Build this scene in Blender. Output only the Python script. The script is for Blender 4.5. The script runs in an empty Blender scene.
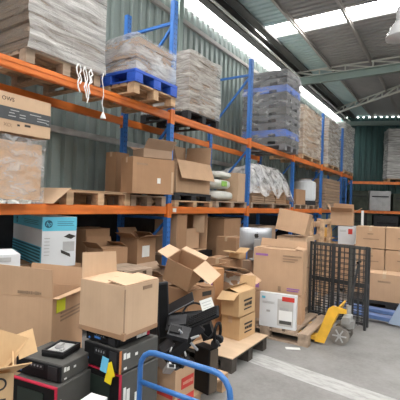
import bpy, bmesh, math, random
from mathutils import Vector, Matrix, Euler, noise
random.seed(7)
C = bpy.context.scene.collection
PI = math.pi
def rad(a): return math.radians(a)

# ------------------------------------------------------------------ camera
F = 390.0; YAW = rad(33); PIT = math.atan(3/390.0); ROLL = rad(2); EYE = 1.6
FW = Vector((-math.sin(YAW)*math.cos(PIT), math.cos(YAW)*math.cos(PIT), math.sin(PIT)))
R0 = Vector((math.cos(YAW), math.sin(YAW), 0)); U0 = R0.cross(FW)
RV = R0*math.cos(ROLL) + U0*math.sin(ROLL); UV = U0*math.cos(ROLL) - R0*math.sin(ROLL)
cam = bpy.data.objects.new('camera', bpy.data.cameras.new('camera')); C.objects.link(cam)
cam.matrix_world = Matrix((( RV.x, UV.x, -FW.x, 0), (RV.y, UV.y, -FW.y, 0), (RV.z, UV.z, -FW.z, EYE), (0, 0, 0, 1)))
cam.data.sensor_fit = 'HORIZONTAL'; cam.data.sensor_width = 36; cam.data.lens = 36*F/400
cam.data.clip_start = 0.05; cam.data.clip_end = 300
bpy.context.scene.camera = cam
EYEP = Vector((0, 0, EYE))
def ray(x, y): return FW + RV*((x-200)/F) - UV*((y-200)/F)
def onZ(x, y, z): r = ray(x, y); return EYEP + r*((z-EYE)/r.z)
def onX(x, y, X): r = ray(x, y); return EYEP + r*(X/r.x)
def onD(x, y, D): return EYEP + ray(x, y)*D
def proj(p):
    v = Vector(p)-EYEP; d = v.dot(FW); return (200+F*v.dot(RV)/d, 200-F*v.dot(UV)/d)

# ------------------------------------------------------------------ materials
def newmat(name):
    m = bpy.data.materials.new(name); m.use_nodes = True
    nt = m.node_tree; b = nt.nodes['Principled BSDF']; return m, nt, b
def N(nt, t, **kw):
    n = nt.nodes.new(t)
    for k, v in kw.items():
        if k in n.inputs: n.inputs[k].default_value = v
        else: setattr(n, k, v)
    return n
def coords(nt, scale=(1, 1, 1), rot=(0, 0, 0)):
    tc = N(nt, 'ShaderNodeTexCoord'); mp = N(nt, 'ShaderNodeMapping')
    mp.inputs['Scale'].default_value = scale; mp.inputs['Rotation'].default_value = rot
    nt.links.new(tc.outputs['Object'], mp.inputs['Vector']); return mp.outputs['Vector']
def ramp(nt, fac, stops):
    r = N(nt, 'ShaderNodeValToRGB')
    e = r.color_ramp.elements
    while len(e) < len(stops): e.new(0.5)
    for q, (p, c) in zip(e, stops): q.position = p; q.color = (c[0], c[1], c[2], 1)
    nt.links.new(fac, r.inputs['Fac']); return r.outputs['Color']
def mul(c, k): return tuple(min(1, v*k) for v in c)
def noisy(name, col, scale=(3, 3, 3), var=0.12, rough=0.7, metal=0.0, bump=0.0, detail=4, nscale=1.0, col2=None, spec=0.3):
    m, nt, b = newmat(name)
    v = coords(nt, scale); n = N(nt, 'ShaderNodeTexNoise', Scale=nscale, Detail=detail)
    nt.links.new(v, n.inputs['Vector'])
    c2 = col2 or mul(col, 1+var)
    nt.links.new(ramp(nt, n.outputs['Fac'], [(0.3, mul(col, 1-var)), (0.7, c2)]), b.inputs['Base Color'])
    b.inputs['Roughness'].default_value = rough; b.inputs['Metallic'].default_value = metal
    b.inputs['Specular IOR Level'].default_value = spec
    if bump:
        bp = N(nt, 'ShaderNodeBump', Strength=bump, Distance=0.01)
        nt.links.new(n.outputs['Fac'], bp.inputs['Height']); nt.links.new(bp.outputs['Normal'], b.inputs['Normal'])
    return m
def card(name, col, var=0.09):
    m, nt, b = newmat(name)
    v = coords(nt, (2.2, 2.2, 2.2)); n = N(nt, 'ShaderNodeTexNoise', Scale=1.3, Detail=5, Roughness=0.6); nt.links.new(v, n.inputs['Vector'])
    v2 = coords(nt, (60, 60, 1.2)); n2 = N(nt, 'ShaderNodeTexNoise', Scale=1.0, Detail=2); nt.links.new(v2, n2.inputs['Vector'])
    ad = N(nt, 'ShaderNodeMath', operation='MULTIPLY_ADD'); ad.inputs[1].default_value = 0.25
    nt.links.new(n2.outputs['Fac'], ad.inputs[0]); nt.links.new(n.outputs['Fac'], ad.inputs[2])
    nt.links.new(ramp(nt, ad.outputs[0], [(0.4, mul(col, 1-var)), (0.85, mul(col, 1+var))]), b.inputs['Base Color'])
    b.inputs['Roughness'].default_value = 0.82; b.inputs['Specular IOR Level'].default_value = 0.2
    bp = N(nt, 'ShaderNodeBump', Strength=0.15, Distance=0.004)
    nt.links.new(ad.outputs[0], bp.inputs['Height']); nt.links.new(bp.outputs['Normal'], b.inputs['Normal'])
    return m
CA = card('cardboard_tan', (.50, .325, .205)); CB = card('cardboard_brown', (.38, .225, .13)); CC = card('cardboard_pale', (.56, .39, .26))
CD = card('cardboard_orange', (.47, .25, .12)); CE = card('cardboard_grey_brown', (.36, .25, .175)); CP = card('cardboard_golden', (.56, .37, .20))
WOOD = noisy('pallet_wood', (.50, .33, .20), (2, 14, 14), .3, .85, bump=.3)
WOOD2 = noisy('old_pallet_wood', (.36, .27, .20), (2, 14, 14), .3, .9, bump=.3)
DWOOD = noisy('dark_stained_pallet_wood', (.07, .06, .052), (2, 14, 14), .3, .85, bump=.3)
PLY = noisy('plywood_board', (.60, .44, .30), (2, 8, 2), .12, .8)
BLKP = noisy('black_plastic_pallet', (.03, .03, .033), (4, 4, 4), .3, .55)
BLUP = noisy('blue_plastic_pallet', (.03, .10, .50), (3, 3, 3), .2, .45)
BLUW = noisy('pale_blue_plastic_pallet', (.06, .14, .48), (3, 3, 3), .2, .5)
ORANGE = noisy('orange_rack_paint', (.72, .19, .035), (6, 2, 6), .18, .42, spec=.5)
FILMTAPE = noisy('clear_tape', (.50, .35, .22), (6, 6, 6), .1, .3, spec=.6)
BTAPE = noisy('brown_tape', (.36, .21, .12), (6, 6, 6), .1, .35, spec=.5)
BLACK = noisy('black_plastic', (.009, .009, .010), (8, 8, 8), .35, .5, spec=.2)
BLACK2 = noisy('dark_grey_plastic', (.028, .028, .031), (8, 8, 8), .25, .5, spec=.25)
GREY = noisy('grey_painted_steel', (.085, .083, .078), (6, 6, 6), .12, .55, spec=.25)
LGREY = noisy('light_grey_plastic', (.42, .42, .42), (6, 6, 6), .1, .45, spec=.5)
SILVER = noisy('silver_aluminium', (.36, .37, .39), (6, 6, 6), .06, .38, metal=.6)
WHITE = noisy('white_print', (.80, .80, .79), (4, 4, 4), .05, .55)
WHITEC = noisy('white_coated_card', (.66, .68, .70), (3, 3, 3), .05, .5)
PAPER = noisy('white_label_paper', (.74, .74, .71), (8, 8, 8), .06, .7)
CYAN = noisy('cyan_print', (.13, .50, .66), (4, 4, 4), .08, .5)
TEAL = noisy('dark_teal_print', (.025, .10, .15), (4, 4, 4), .1, .5)
RED = noisy('red_print', (.55, .05, .04), (5, 5, 5), .15, .55)
REDF = noisy('crimson_edge', (.42, .02, .05), (5, 5, 5), .15, .45)
PURPLE = noisy('purple_print', (.30, .13, .33), (5, 5, 5), .1, .6)
INK = noisy('dark_ink', (.045, .04, .036), (9, 9, 9), .3, .7)
FAINT = noisy('faded_ink', (.30, .20, .13), (9, 9, 9), .15, .8)
BANDK = noisy('charcoal_print_band', (.075, .08, .085), (5, 5, 5), .15, .6)
YELLOW = noisy('yellow_note_paper', (.80, .62, .02), (5, 5, 5), .06, .7)
LIME = noisy('lime_note_paper', (.66, .70, .04), (5, 5, 5), .06, .7)
SKYN = noisy('blue_note_paper', (.15, .52, .78), (5, 5, 5), .06, .7)
BLUET = noisy('blue_trolley_paint', (.035, .14, .38), (8, 8, 8), .15, .35, spec=.5)
BLUEJ = noisy('pale_blue_jack_paint', (.10, .17, .36), (6, 6, 6), .2, .4, spec=.5)
YJ = noisy('yellow_jack_paint', (.75, .42, .04), (6, 6, 6), .18, .45, spec=.5)
STEEL = noisy('galvanised_steel', (.42, .42, .41), (6, 6, 6), .15, .42, metal=.5)
DSTEEL = noisy('dark_steel_wire', (.055, .057, .06), (6, 6, 6), .25, .5, metal=.3)
RUBBER = noisy('dark_rubber', (.03, .03, .03), (6, 6, 6), .2, .8)
POLYU = noisy('grey_wheel_rubber', (.22, .20, .18), (6, 6, 6), .2, .6)
GREENB = noisy('pale_green_steel', (.30, .38, .35), (1, 1, 1), .1, .5)
CREAM = noisy('cream_truss_paint', (.80, .80, .74), (1, 1, 1), .08, .55)
PURL = noisy('purlin_steel', (.42, .40, .38), (1, 1, 1), .1, .5)
DARKB = noisy('dark_eave_steel', (.10, .10, .095), (1, 1, 1), .15, .6)
TUBEW = noisy('white_conduit', (.80, .80, .78), (1, 1, 1), .05, .4)
SACK = noisy('white_plastic_sack', (.62, .62, .58), (5, 5, 5), .12, .5, bump=.6)
GREENL = noisy('green_label', (.25, .48, .10), (8, 8, 8), .2, .6)
STRING = noisy('white_film_strands', (.80, .80, .80), (8, 8, 8), .05, .5)
DGREEN = noisy('dark_olive_cloth', (.05, .058, .045), (3, 3, 3), .3, .8)
FLATC = noisy('flattened_cardboard', (.30, .22, .165), (1, 1, 30), .3, .85, bump=.3)
FLATG = noisy('grey_flattened_sheets', (.40, .37, .34), (1.5, 1.5, 30), .3, .8, bump=.3)
FLATB = noisy('brown_flattened_sheets', (.40, .27, .18), (1.5, 1.5, 30), .25, .85, bump=.3)
DARKL = noisy('dark_grey_crates', (.085, .085, .09), (2, 2, 12), .4, .6)
BAR = noisy('silver_bar', (.5, .5, .5), (8, 8, 8), .1, .3, metal=.8)
LEDB = noisy('blue_port', (.05, .15, .40), (8, 8, 8), .1, .4)

def blue_post():
    m, nt, b = newmat('blue_rack_paint')
    tc = N(nt, 'ShaderNodeTexCoord'); sp = N(nt, 'ShaderNodeSeparateXYZ'); nt.links.new(tc.outputs['Object'], sp.inputs[0])
    fr = N(nt, 'ShaderNodeMath', operation='FRACT'); ml = N(nt, 'ShaderNodeMath', operation='MULTIPLY'); ml.inputs[1].default_value = 13.3
    nt.links.new(sp.outputs['Z'], ml.inputs[0]); nt.links.new(ml.outputs[0], fr.inputs[0])
    lt = N(nt, 'ShaderNodeMath', operation='LESS_THAN'); lt.inputs[1].default_value = .35; nt.links.new(fr.outputs[0], lt.inputs[0])
    ab = N(nt, 'ShaderNodeMath', operation='ABSOLUTE'); nt.links.new(sp.outputs['Y'], ab.inputs[0])
    cp = N(nt, 'ShaderNodeMath', operation='COMPARE'); cp.inputs[1].default_value = .020; cp.inputs[2].default_value = .006; nt.links.new(ab.outputs[0], cp.inputs[0])
    an = N(nt, 'ShaderNodeMath', operation='MULTIPLY'); nt.links.new(lt.outputs[0], an.inputs[0]); nt.links.new(cp.outputs[0], an.inputs[1])
    mx = N(nt, 'ShaderNodeMix', data_type='RGBA'); nt.links.new(an.outputs[0], mx.inputs[0])
    mx.inputs[6].default_value = (.035, .16, .50, 1); mx.inputs[7].default_value = (.012, .03, .09, 1)
    nt.links.new(mx.outputs[2], b.inputs['Base Color']); b.inputs['Roughness'].default_value = .45
    return m
BLUE = blue_post()
BLUEB = noisy('blue_brace_paint', (.035, .15, .46), (6, 6, 6), .15, .45)

def film(name, dens=.6, tint=(.80, .80, .79), scale=(2.2, 2.2, 16), lo=.35, hi=.65, rot=(.25, .2, 0), rough=.35):
    """crinkled stretch film: streaks of denser plastic over a clear sheet"""
    m, nt, b = newmat(name)
    v = coords(nt, scale, rot); n = N(nt, 'ShaderNodeTexNoise', Scale=1.0, Detail=6, Roughness=.65, Distortion=.6); nt.links.new(v, n.inputs['Vector'])
    b.inputs['Base Color'].default_value = (*tint, 1); b.inputs['Roughness'].default_value = rough; b.inputs['Specular IOR Level'].default_value = .6
    bp = N(nt, 'ShaderNodeBump', Strength=1.0, Distance=.05); nt.links.new(n.outputs['Fac'], bp.inputs['Height']); nt.links.new(bp.outputs['Normal'], b.inputs['Normal'])
    tr = N(nt, 'ShaderNodeBsdfTransparent'); mx = N(nt, 'ShaderNodeMixShader')
    rr = ramp(nt, n.outputs['Fac'], [(lo, (max(0, dens-.33),)*3), (hi, (min(1, dens+.3),)*3)])
    nt.links.new(rr, mx.inputs[0]); nt.links.new(tr.outputs[0], mx.inputs[1]); nt.links.new(b.outputs[0], mx.inputs[2])
    nt.links.new(mx.outputs[0], nt.nodes['Material Output'].inputs['Surface']); return m
FILMW = film('white_stretch_film', .62, (.60, .59, .575), (1.5, 1.5, 16))
FILMB = film('brown_tinged_film', .45, (.22, .17, .13), (2, 2, 12))
FILMG = film('grey_stretch_film', .52, (.64, .63, .60), (2.5, 2.5, 16))
FILMC = film('clear_stretch_film', .42, (.66, .71, .77), (2.0, 2.0, 8))
FILMK = film('hazy_stretch_film', .24, (.66, .66, .67), (2.5, 2.5, 9), .35, .75)
FILMS = film('sheer_stretch_film', .26, (.80, .80, .80), (6, 6, 11), .35, .75)
FILMD = film('draped_film', .48, (.84, .84, .84), (5, 5, 5), .35, .7, (.5, .6, .2))

def concrete():
    m, nt, b = newmat('worn_concrete')
    v = coords(nt, (1, 1, 1)); n = N(nt, 'ShaderNodeTexNoise', Scale=1.6, Detail=8, Roughness=.65); nt.links.new(v, n.inputs['Vector'])
    n2 = N(nt, 'ShaderNodeTexNoise', Scale=28., Detail=4, Roughness=.7); nt.links.new(v, n2.inputs['Vector'])
    ad = N(nt, 'ShaderNodeMath', operation='MULTIPLY_ADD'); ad.inputs[1].default_value = .35; nt.links.new(n2.outputs['Fac'], ad.inputs[0]); nt.links.new(n.outputs['Fac'], ad.inputs[2])
    nt.links.new(ramp(nt, ad.outputs[0], [(.45, (.155, .148, .142)), (.65, (.21, .203, .196)), (.85, (.26, .252, .244))]), b.inputs['Base Color'])
    b.inputs['Roughness'].default_value = .75; return m
CONC = concrete()
def worn_paint():
    m, nt, b = newmat('worn_white_floor_paint')
    v = coords(nt, (1.5, 6, 1)); n = N(nt, 'ShaderNodeTexNoise', Scale=3., Detail=7, Roughness=.7); nt.links.new(v, n.inputs['Vector'])
    nt.links.new(ramp(nt, n.outputs['Fac'], [(.30, (.22, .212, .205)), (.52, (.40, .395, .385)), (.75, (.48, .475, .465))]), b.inputs['Base Color'])
    b.inputs['Roughness'].default_value = .7; return m
WPAINT = worn_paint()
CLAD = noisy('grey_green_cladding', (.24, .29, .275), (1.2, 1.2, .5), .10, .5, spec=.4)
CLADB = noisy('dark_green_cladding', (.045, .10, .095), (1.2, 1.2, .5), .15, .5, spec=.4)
ROOFM = noisy('grey_roof_sheet', (.38, .375, .37), (.5, 1.0, 1), .12, .5, spec=.4)
ROOFL = noisy('pale_blue_green_roof_sheet', (.52, .66, .67), (.5, 1.0, 1), .08, .5, spec=.4)
def glow(name, col, s):
    m, nt, b = newmat(name); e = N(nt, 'ShaderNodeEmission'); e.inputs[0].default_value = (*col, 1); e.inputs[1].default_value = s
    nt.links.new(e.outputs[0], nt.nodes['Material Output'].inputs['Surface']); return m
SKYL = glow('daylit_skylight_sheet', (1.0, .985, .96), 17.0)
LAMPG = newmat('lamp_glass')[0]
LAMPG = newmat('clear_lamp_plastic')[0]; LAMPG.node_tree.nodes['Principled BSDF'].inputs['Alpha'].default_value = .5; LAMPG.node_tree.nodes['Principled BSDF'].inputs['Base Color'].default_value = (.7, .7, .7, 1); LAMPG.node_tree.nodes['Principled BSDF'].inputs['Roughness'].default_value = .15
bb = bpy.data.materials['lamp_glass'].node_tree.nodes['Principled BSDF']; bb.inputs['Base Color'].default_value = (.88, .88, .88, 1); bb.inputs['Roughness'].default_value = .2
bb.inputs['Transmission Weight'].default_value = .5; bb.inputs['IOR'].default_value = 1.15

# ------------------------------------------------------------------ mesh helpers
class MB:
    def __init__(s): s.bm = bmesh.new()
    def box(s, c, d, rot=None):
        M = Matrix.Translation(Vector(c)) @ (rot.to_matrix().to_4x4() if rot else Matrix()) @ Matrix.Diagonal((d[0], d[1], d[2], 1))
        bmesh.ops.create_cube(s.bm, size=1, matrix=M); return s
    def bar(s, a, b, w, h=None, up=(0, 0, 1)):
        a, b = Vector(a), Vector(b); d = b-a; L = d.length; z = d/L; u = Vector(up)
        if abs(z.dot(u)) > .99: u = Vector((1, 0, 0))
        x = u.cross(z).normalized(); y = z.cross(x)
        M = Matrix(((x.x, y.x, z.x, 0), (x.y, y.y, z.y, 0), (x.z, y.z, z.z, 0), (0, 0, 0, 1)))
        bmesh.ops.create_cube(s.bm, size=1, matrix=Matrix.Translation((a+b)/2) @ M @ Matrix.Diagonal((w, h or w, L, 1))); return s
    def tube(s, pts, r, n=10, cap=True):
        pts = [Vector(p) for p in pts]; rings = []; prev = None
        for i, p in enumerate(pts):
            t = (pts[min(i+1, len(pts)-1)]-pts[max(i-1, 0)]).normalized()
            if prev is None: u = Vector((0, 0, 1)) if abs(t.z) < .9 else Vector((1, 0, 0))
            else: u = prev
            x = (u - t*u.dot(t)).normalized(); prev = x; y = t.cross(x)
            rings.append([s.bm.verts.new(p + x*r*math.cos(2*PI*k/n) + y*r*math.sin(2*PI*k/n)) for k in range(n)])
        for a, b in zip(rings, rings[1:]):
            for k in range(n): s.bm.faces.new((a[k], a[(k+1) % n], b[(k+1) % n], b[k]))
        if cap: s.bm.faces.new(rings[0][::-1]); s.bm.faces.new(rings[-1])
        return s
    def lathe(s, prof, n=24, axis='Z', c=(0, 0, 0)):
        c = Vector(c); rings = []
        for r, h in prof:
            ring = []
            for k in range(n):
                a = 2*PI*k/n; p = (r*math.cos(a), r*math.sin(a), h)
                if axis == 'X': p = (h, p[0], p[1])
                if axis == 'Y': p = (p[0], h, p[1])
                ring.append(s.bm.verts.new(c+Vector(p)))
            rings.append(ring)
        for a, b in zip(rings, rings[1:]):
            for k in range(n): s.bm.faces.new((a[k], a[(k+1) % n], b[(k+1) % n], b[k]))
        s.bm.faces.new(rings[0][::-1]); s.bm.faces.new(rings[-1]); return s
    def poly(s, pts, thick):
        """prism of a planar outline along its normal"""
        vs = [s.bm.verts.new(p) for p in pts]; f = s.bm.faces.new(vs); f.normal_update(); n = f.normal.copy()
        r = bmesh.ops.extrude_face_region(s.bm, geom=[f]); 
        bmesh.ops.translate(s.bm, vec=n*thick, verts=[v for v in r['geom'] if isinstance(v, bmesh.types.BMVert)]); return s
    def grid_box(s, d, n, amp=.004, nz=3.0, seed=0, c=(0, 0, 0)):
        """subdivided box (base at z=0 of c) with gently uneven faces"""
        W, D, H = d; b = bmesh.new(); bmesh.ops.create_cube(b, size=1)
        bmesh.ops.subdivide_edges(b, edges=b.edges[:], cuts=n, use_grid_fill=True)
        off = Vector((seed*3.1, seed*1.7, seed*.9))
        for v in b.verts:
            q = v.co.copy(); p = Vector((q.x*W, q.y*D, (q.z+.5)*H))
            nn = noise.noise_vector(p*nz+off)
            e = Vector((nn.x*(abs(q.x) > .49), nn.y*(abs(q.y) > .49), nn.z*(q.z > .49)))
            v.co = p + e*amp + Vector(c)
        me = bpy.data.meshes.new('t'); b.to_mesh(me); b.free(); s.bm.from_mesh(me); bpy.data.meshes.remove(me); return s
    def build(s, name, mat, parent=None, bevel=0, smooth=False, loc=None, rot=None):
        bmesh.ops.recalc_face_normals(s.bm, faces=s.bm.faces[:])
        if bevel: bmesh.ops.bevel(s.bm, geom=s.bm.edges[:], offset=bevel, segments=1, affect='EDGES', clamp_overlap=True)
        me = bpy.data.meshes.new(name); s.bm.to_mesh(me); s.bm.free(); me.materials.append(mat)
        if smooth: me.polygons.foreach_set('use_smooth', [True]*len(me.polygons))
        o = bpy.data.objects.new(name, me); C.objects.link(o)
        if parent: o.parent = parent
        if loc is not None: o.location = loc
        if rot is not None: o.rotation_euler = rot
        return o
def tag(o, label, cat, group=None):
    o['label'] = label; o['category'] = cat
    if group: o['group'] = group
    return o
def thing(name, label, cat, loc=(0, 0, 0), rot=(0, 0, 0), group=None):
    o = bpy.data.objects.new(name, None); C.objects.link(o); o.empty_display_size = .05
    o.location = loc; o.rotation_euler = rot if not isinstance(rot, (int, float)) else (0, 0, rot); return tag(o, label, cat, group)
def struct(o): o['kind'] = 'structure'; return o
def text(name, s, size, mat, parent, M, shear=0.0, thick=.0006):
    cu = bpy.data.curves.new(name, 'FONT'); cu.body = s; cu.size = size; cu.extrude = thick; cu.shear = shear
    cu.align_x = 'LEFT'; cu.align_y = 'BOTTOM_BASELINE'; cu.resolution_u = 3
    t = bpy.data.objects.new(name, cu); C.objects.link(t)
    bpy.context.view_layer.update()
    me = bpy.data.meshes.new_from_object(t.evaluated_get(bpy.context.evaluated_depsgraph_get()))
    bpy.data.objects.remove(t); me.materials.clear(); me.materials.append(mat); me.transform(M)
    o = bpy.data.objects.new(name, me); C.objects.link(o); o.parent = parent; return o

# ------------------------------------------------------------------ fitting a box to where its edges are seen
class Fit: pass
def fit(xc, yc, z0=None, D=None, X=None, xl=None, xr=None, yt=None, t=0, W=None, L=None, H=None):
    """nearest vertical edge of a box at pixel column xc; local x = the edge running right, local y = the edge running left"""
    f = Fit(); r = Vector((-math.sin(rad(t)), math.cos(rad(t)), 0)); l = Vector((-math.cos(rad(t)), -math.sin(rad(t)), 0))
    if D: p = onD(xc, yc, D)
    elif X: p = onX(xc, yc, X)
    else: p = onZ(xc, yc, z0)
    p = Vector((p.x, p.y, z0))
    if H is None:
        lo, hi = .01, 6.0
        for _ in range(50):
            m = (lo+hi)/2
            if proj(p+Vector((0, 0, m)))[1] > yt: lo = m
            else: hi = m
        H = lo
    mid = p + Vector((0, 0, H/2))
    def solve(d, xt, sign):
        lo, hi = .01, 5.0
        for _ in range(50):
            m = (lo+hi)/2
            if (proj(mid+d*m)[0]-xt)*sign < 0: lo = m
            else: hi = m
        return lo
    if W is None: W = solve(r, xr, 1)
    if L is None: L = solve(l, xl, -1)
    f.W, f.L, f.H = W, L, H; f.rot = rad(90+t); f.r, f.l = r, l; f.p = p
    f.loc = p + r*(W/2) + l*(L/2); f.z0 = z0; f.top = z0+H
    return f
def setbox(cx, cy, z0, W, L, H, t=0):
    f = Fit(); f.r = Vector((-math.sin(rad(t)), math.cos(rad(t)), 0)); f.l = Vector((-math.cos(rad(t)), -math.sin(rad(t)), 0))
    f.W, f.L, f.H = W, L, H; f.rot = rad(90+t); f.loc = Vector((cx, cy, z0)); f.z0 = z0; f.top = z0+H; f.p = f.loc-f.r*(W/2)-f.l*(L/2); return f

SEED = [0]
def pose(px, py, D, axd, upd, a=0.0, b=0.0):
    """orientation from how two edges run: axd along local x, upd along local z (right, up), a and b their slope away from the viewer"""
    c = onD(px, py, D); ax = (RV*axd[0] + UV*axd[1] + FW*a).normalized(); up = RV*upd[0] + UV*upd[1] + FW*b; up = (up - ax*up.dot(ax)).normalized(); y = up.cross(ax)
    return Matrix(((ax.x, y.x, up.x, c.x), (ax.y, y.y, up.y, c.y), (ax.z, y.z, up.z, c.z), (0, 0, 0, 1)))
def face_M(f, face, u, v, off=.0012):
    """matrix placing an xy-plane mark on a face: u from the left seen from outside, v from the bottom (metres)"""
    if face == 'R': o, x, y = Vector((-f.W/2+u, -f.L/2-off, v)), Vector((1, 0, 0)), Vector((0, 0, 1))
    elif face == 'L': o, x, y = Vector((-f.W/2-off, f.L/2-u, v)), Vector((0, -1, 0)), Vector((0, 0, 1))
    else: o, x, y = Vector((-f.W/2+u, -f.L/2+v, f.H+off)), Vector((1, 0, 0)), Vector((0, 1, 0))
    z = x.cross(y)
    return Matrix(((x.x, y.x, z.x, o.x), (x.y, y.y, z.y, o.y), (x.z, y.z, z.z, o.z), (0, 0, 0, 1)))
def face_dims(f, face): return {'R': (f.W, f.H), 'L': (f.L, f.H), 'T': (f.W, f.L)}[face]
def mark(root, f, face, u0, v0, u1, v1, mat, name='printed_panel', off=.0025, lines=None, label=None):
    """flat print or label; u, v are fractions of the face (v from the top)"""
    w, h = face_dims(f, face); b = MB(); M = face_M(f, face, 0, 0, off)
    if lines:
        n, fill = lines
        for i in range(n):
            vv = v0+(v1-v0)*i/n; b.box((w*(u0+(u1-u0)*(.5 if i % 2 == 0 else .46)), h*(1-vv-(v1-v0)/n*fill/2), 0), (w*(u1-u0)*(1 if i % 2 == 0 else .92), h*(v1-v0)/n*fill, .0016))
    else: b.box((w*(u0+u1)/2, h*(1-(v0+v1)/2), 0), (w*(u1-u0), h*(v1-v0), .0016))
    bmesh.ops.transform(b.bm, matrix=M, verts=b.bm.verts[:])
    o = b.build(name, mat, root)
    if label: o['label'] = label
    return o
def wording(root, f, face, u, v, size, s, mat, name='printed_words', shear=0, off=.0025):
    w, h = face_dims(f, face); return text(name, s, size, mat, root, face_M(f, face, w*u, h*(1-v), off), shear)

def smudge(root, f, face, u, v, w, h, n, mat):
    """a line of print too worn to read: one row of uneven blots"""
    fw_, fh_ = face_dims(f, face); b = MB(); M = face_M(f, face, 0, 0, .0055); rr = random.Random(n)
    for i in range(n): b.box((fw_*(u+w*(i+.5)/n), fh_*(1-v), 0), (fw_*w/n*rr.uniform(.8, 1.05), fh_*h*rr.uniform(.6, 1), .0008))
    bmesh.ops.transform(b.bm, matrix=M, verts=b.bm.verts[:]); return b.build('worn_print', mat, root)
def carton(label, f, mat=None, name='cardboard_carton', cat='carton', group=None, flaps=None, tape=True, tmat=None, tilt=(0, 0), amp=.005, fl=None):
    mat = mat or CA; SEED[0] += 1
    root = thing(name, label, cat, f.loc, (tilt[0], tilt[1], f.rot), group)
    W, L, H = f.W, f.L, f.H; th = .006
    if flaps is None:
        MB().grid_box((W, L, H), 5, amp, 4, SEED[0]).build('body', mat, root)
        if tape:
            b = MB(); tw = .05
            b.box((0, 0, H+.0035), (W+.012, tw, .0012)); 
            for sx in (-1, 1): b.box((sx*(W/2+.0055), 0, H-.035+.0015), (.0012, tw, .076))
            b.build('tape', tmat or FILMTAPE, root)
    else:
        b = MB()
        b.box((0, 0, th/2), (W, L, th))
        for sx in (-1, 1): b.box((sx*(W/2-th/2), 0, H/2), (th, L, H))
        for sy in (-1, 1): b.box((0, sy*(L/2-th/2), H/2), (W-2*th, th, H))
        b.build('body', mat, root)
        for side, ang in flaps.items():
            n_ = None
            if isinstance(ang, tuple): ang, n_ = ang
            a = rad(ang); n = n_ or fl or .48*min(W, L); sk = random.uniform(-.012, .012)
            q = MB()
            if side in 'RB':
                s = -1 if side == 'R' else 1; o = Vector((0, s*(L/2-.003), H+.002)); d = Vector((0, s*math.sin(a), math.cos(a))); e = Vector((1, 0, 0)); w = W
            else:
                s = -1 if side == 'L' else 1; o = Vector((s*(W/2-.003), 0, H+.002)); d = Vector((s*math.sin(a), 0, math.cos(a))); e = Vector((0, 1, 0)); w = L
            nn = d.cross(e).normalized()
            i1 = .004; P = [o-e*(w/2-i1), o+e*(w/2-i1), o+e*(w/2-i1-.008)+d*(n+sk), o-e*(w/2-i1-.004)+d*(n-sk)]
            q.poly([p+nn*.0 for p in P], .005); q.build('flap', mat, root)
    return root

def pallet(label, cx, cy, z0, W, L, mat=None, t=0, H=.14, name='wooden_pallet', cat='pallet', group=None, base=True, n=7):
    """W along local x, L along local y; deck boards run along x on three rows of blocks"""
    mat = mat or WOOD; root = thing(name, label, cat, (cx, cy, z0), rad(90+t), group)
    b = MB(); bw = L/(n+(n-1)*.35)
    for i in range(n): b.box((0, -L/2+bw/2+i*(L-bw)/(n-1), H-.011), (W, bw, .022))
    for x in (-1, 0, 1): b.box((x*(W/2-.05), 0, H-.031), (.1, L, .018))
    b.build('deck_boards', mat, root)
    bh = H-.04-(.02 if base else 0)
    for x in (-1, 0, 1):
        for y in (-1, 0, 1):
            MB().box((x*(W/2-.05), y*(L/2-.06), (.02 if base else 0)+bh/2), (.098, .12, bh)).build('block', mat, root)
    if base:
        for x in (-1, 0, 1): MB().box((x*(W/2-.05), 0, .01), (.1, L, .02)).build('bottom_board', mat, root)
    return root
def plastic_pallet(label, cx, cy, z0, W, L, mat, t=0, H=.15, group=None):
    root = thing('plastic_pallet', label, 'pallet', (cx, cy, z0), rad(90+t), group)
    b = MB(); b.box((0, 0, H-.02), (W, L, .04)); 
    for i in range(-3, 4): b.box((i*W/7.5, 0, H-.002), (.03, L*.96, .006))
    b.build('deck', mat, root, .004)
    for x in (-1, 0, 1):
        for y in (-1, 0, 1):
            MB().box((x*(W/2-.075), y*(L/2-.075), .02+(H-.06)/2), (.15, .15, H-.06)).build('foot', mat, root, .006)
    for x in (-1, 0, 1): MB().box((x*(W/2-.075), 0, .01), (.15, L, .02)).build('runner', mat, root)
    return root

def wrapped(label, f, stackmat, filmmat, name='wrapped_pallet_load', cat='wrapped load', nl=18, jit=.02, group=None, amp=.03, sub=14, nz=4.0, side=None):
    SEED[0] += 1; root = thing(name, label, cat, f.loc, f.rot, group); W, L, H = f.W, f.L, f.H
    b = MB(); h = H/nl; m = amp+.015
    for i in range(nl):
        b.box((random.uniform(-jit, jit), random.uniform(-jit, jit), h*(i+.5)), (W-2*jit-2*m+random.uniform(-jit, jit), L-2*jit-2*m+random.uniform(-jit, jit), h*.88), Euler((0, 0, random.uniform(-.012, .012))))
    b.build('stacked_sheets', stackmat, root)
    o = MB().grid_box((W-.02, L-.02, H+.012), sub, amp, nz, SEED[0]).build('stretch_film', filmmat, root, smooth=False)
    if side:
        o.data.materials.append(side)
        for p in o.data.polygons:
            if p.normal.x < -.75: p.material_index = 1
    return root

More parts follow.
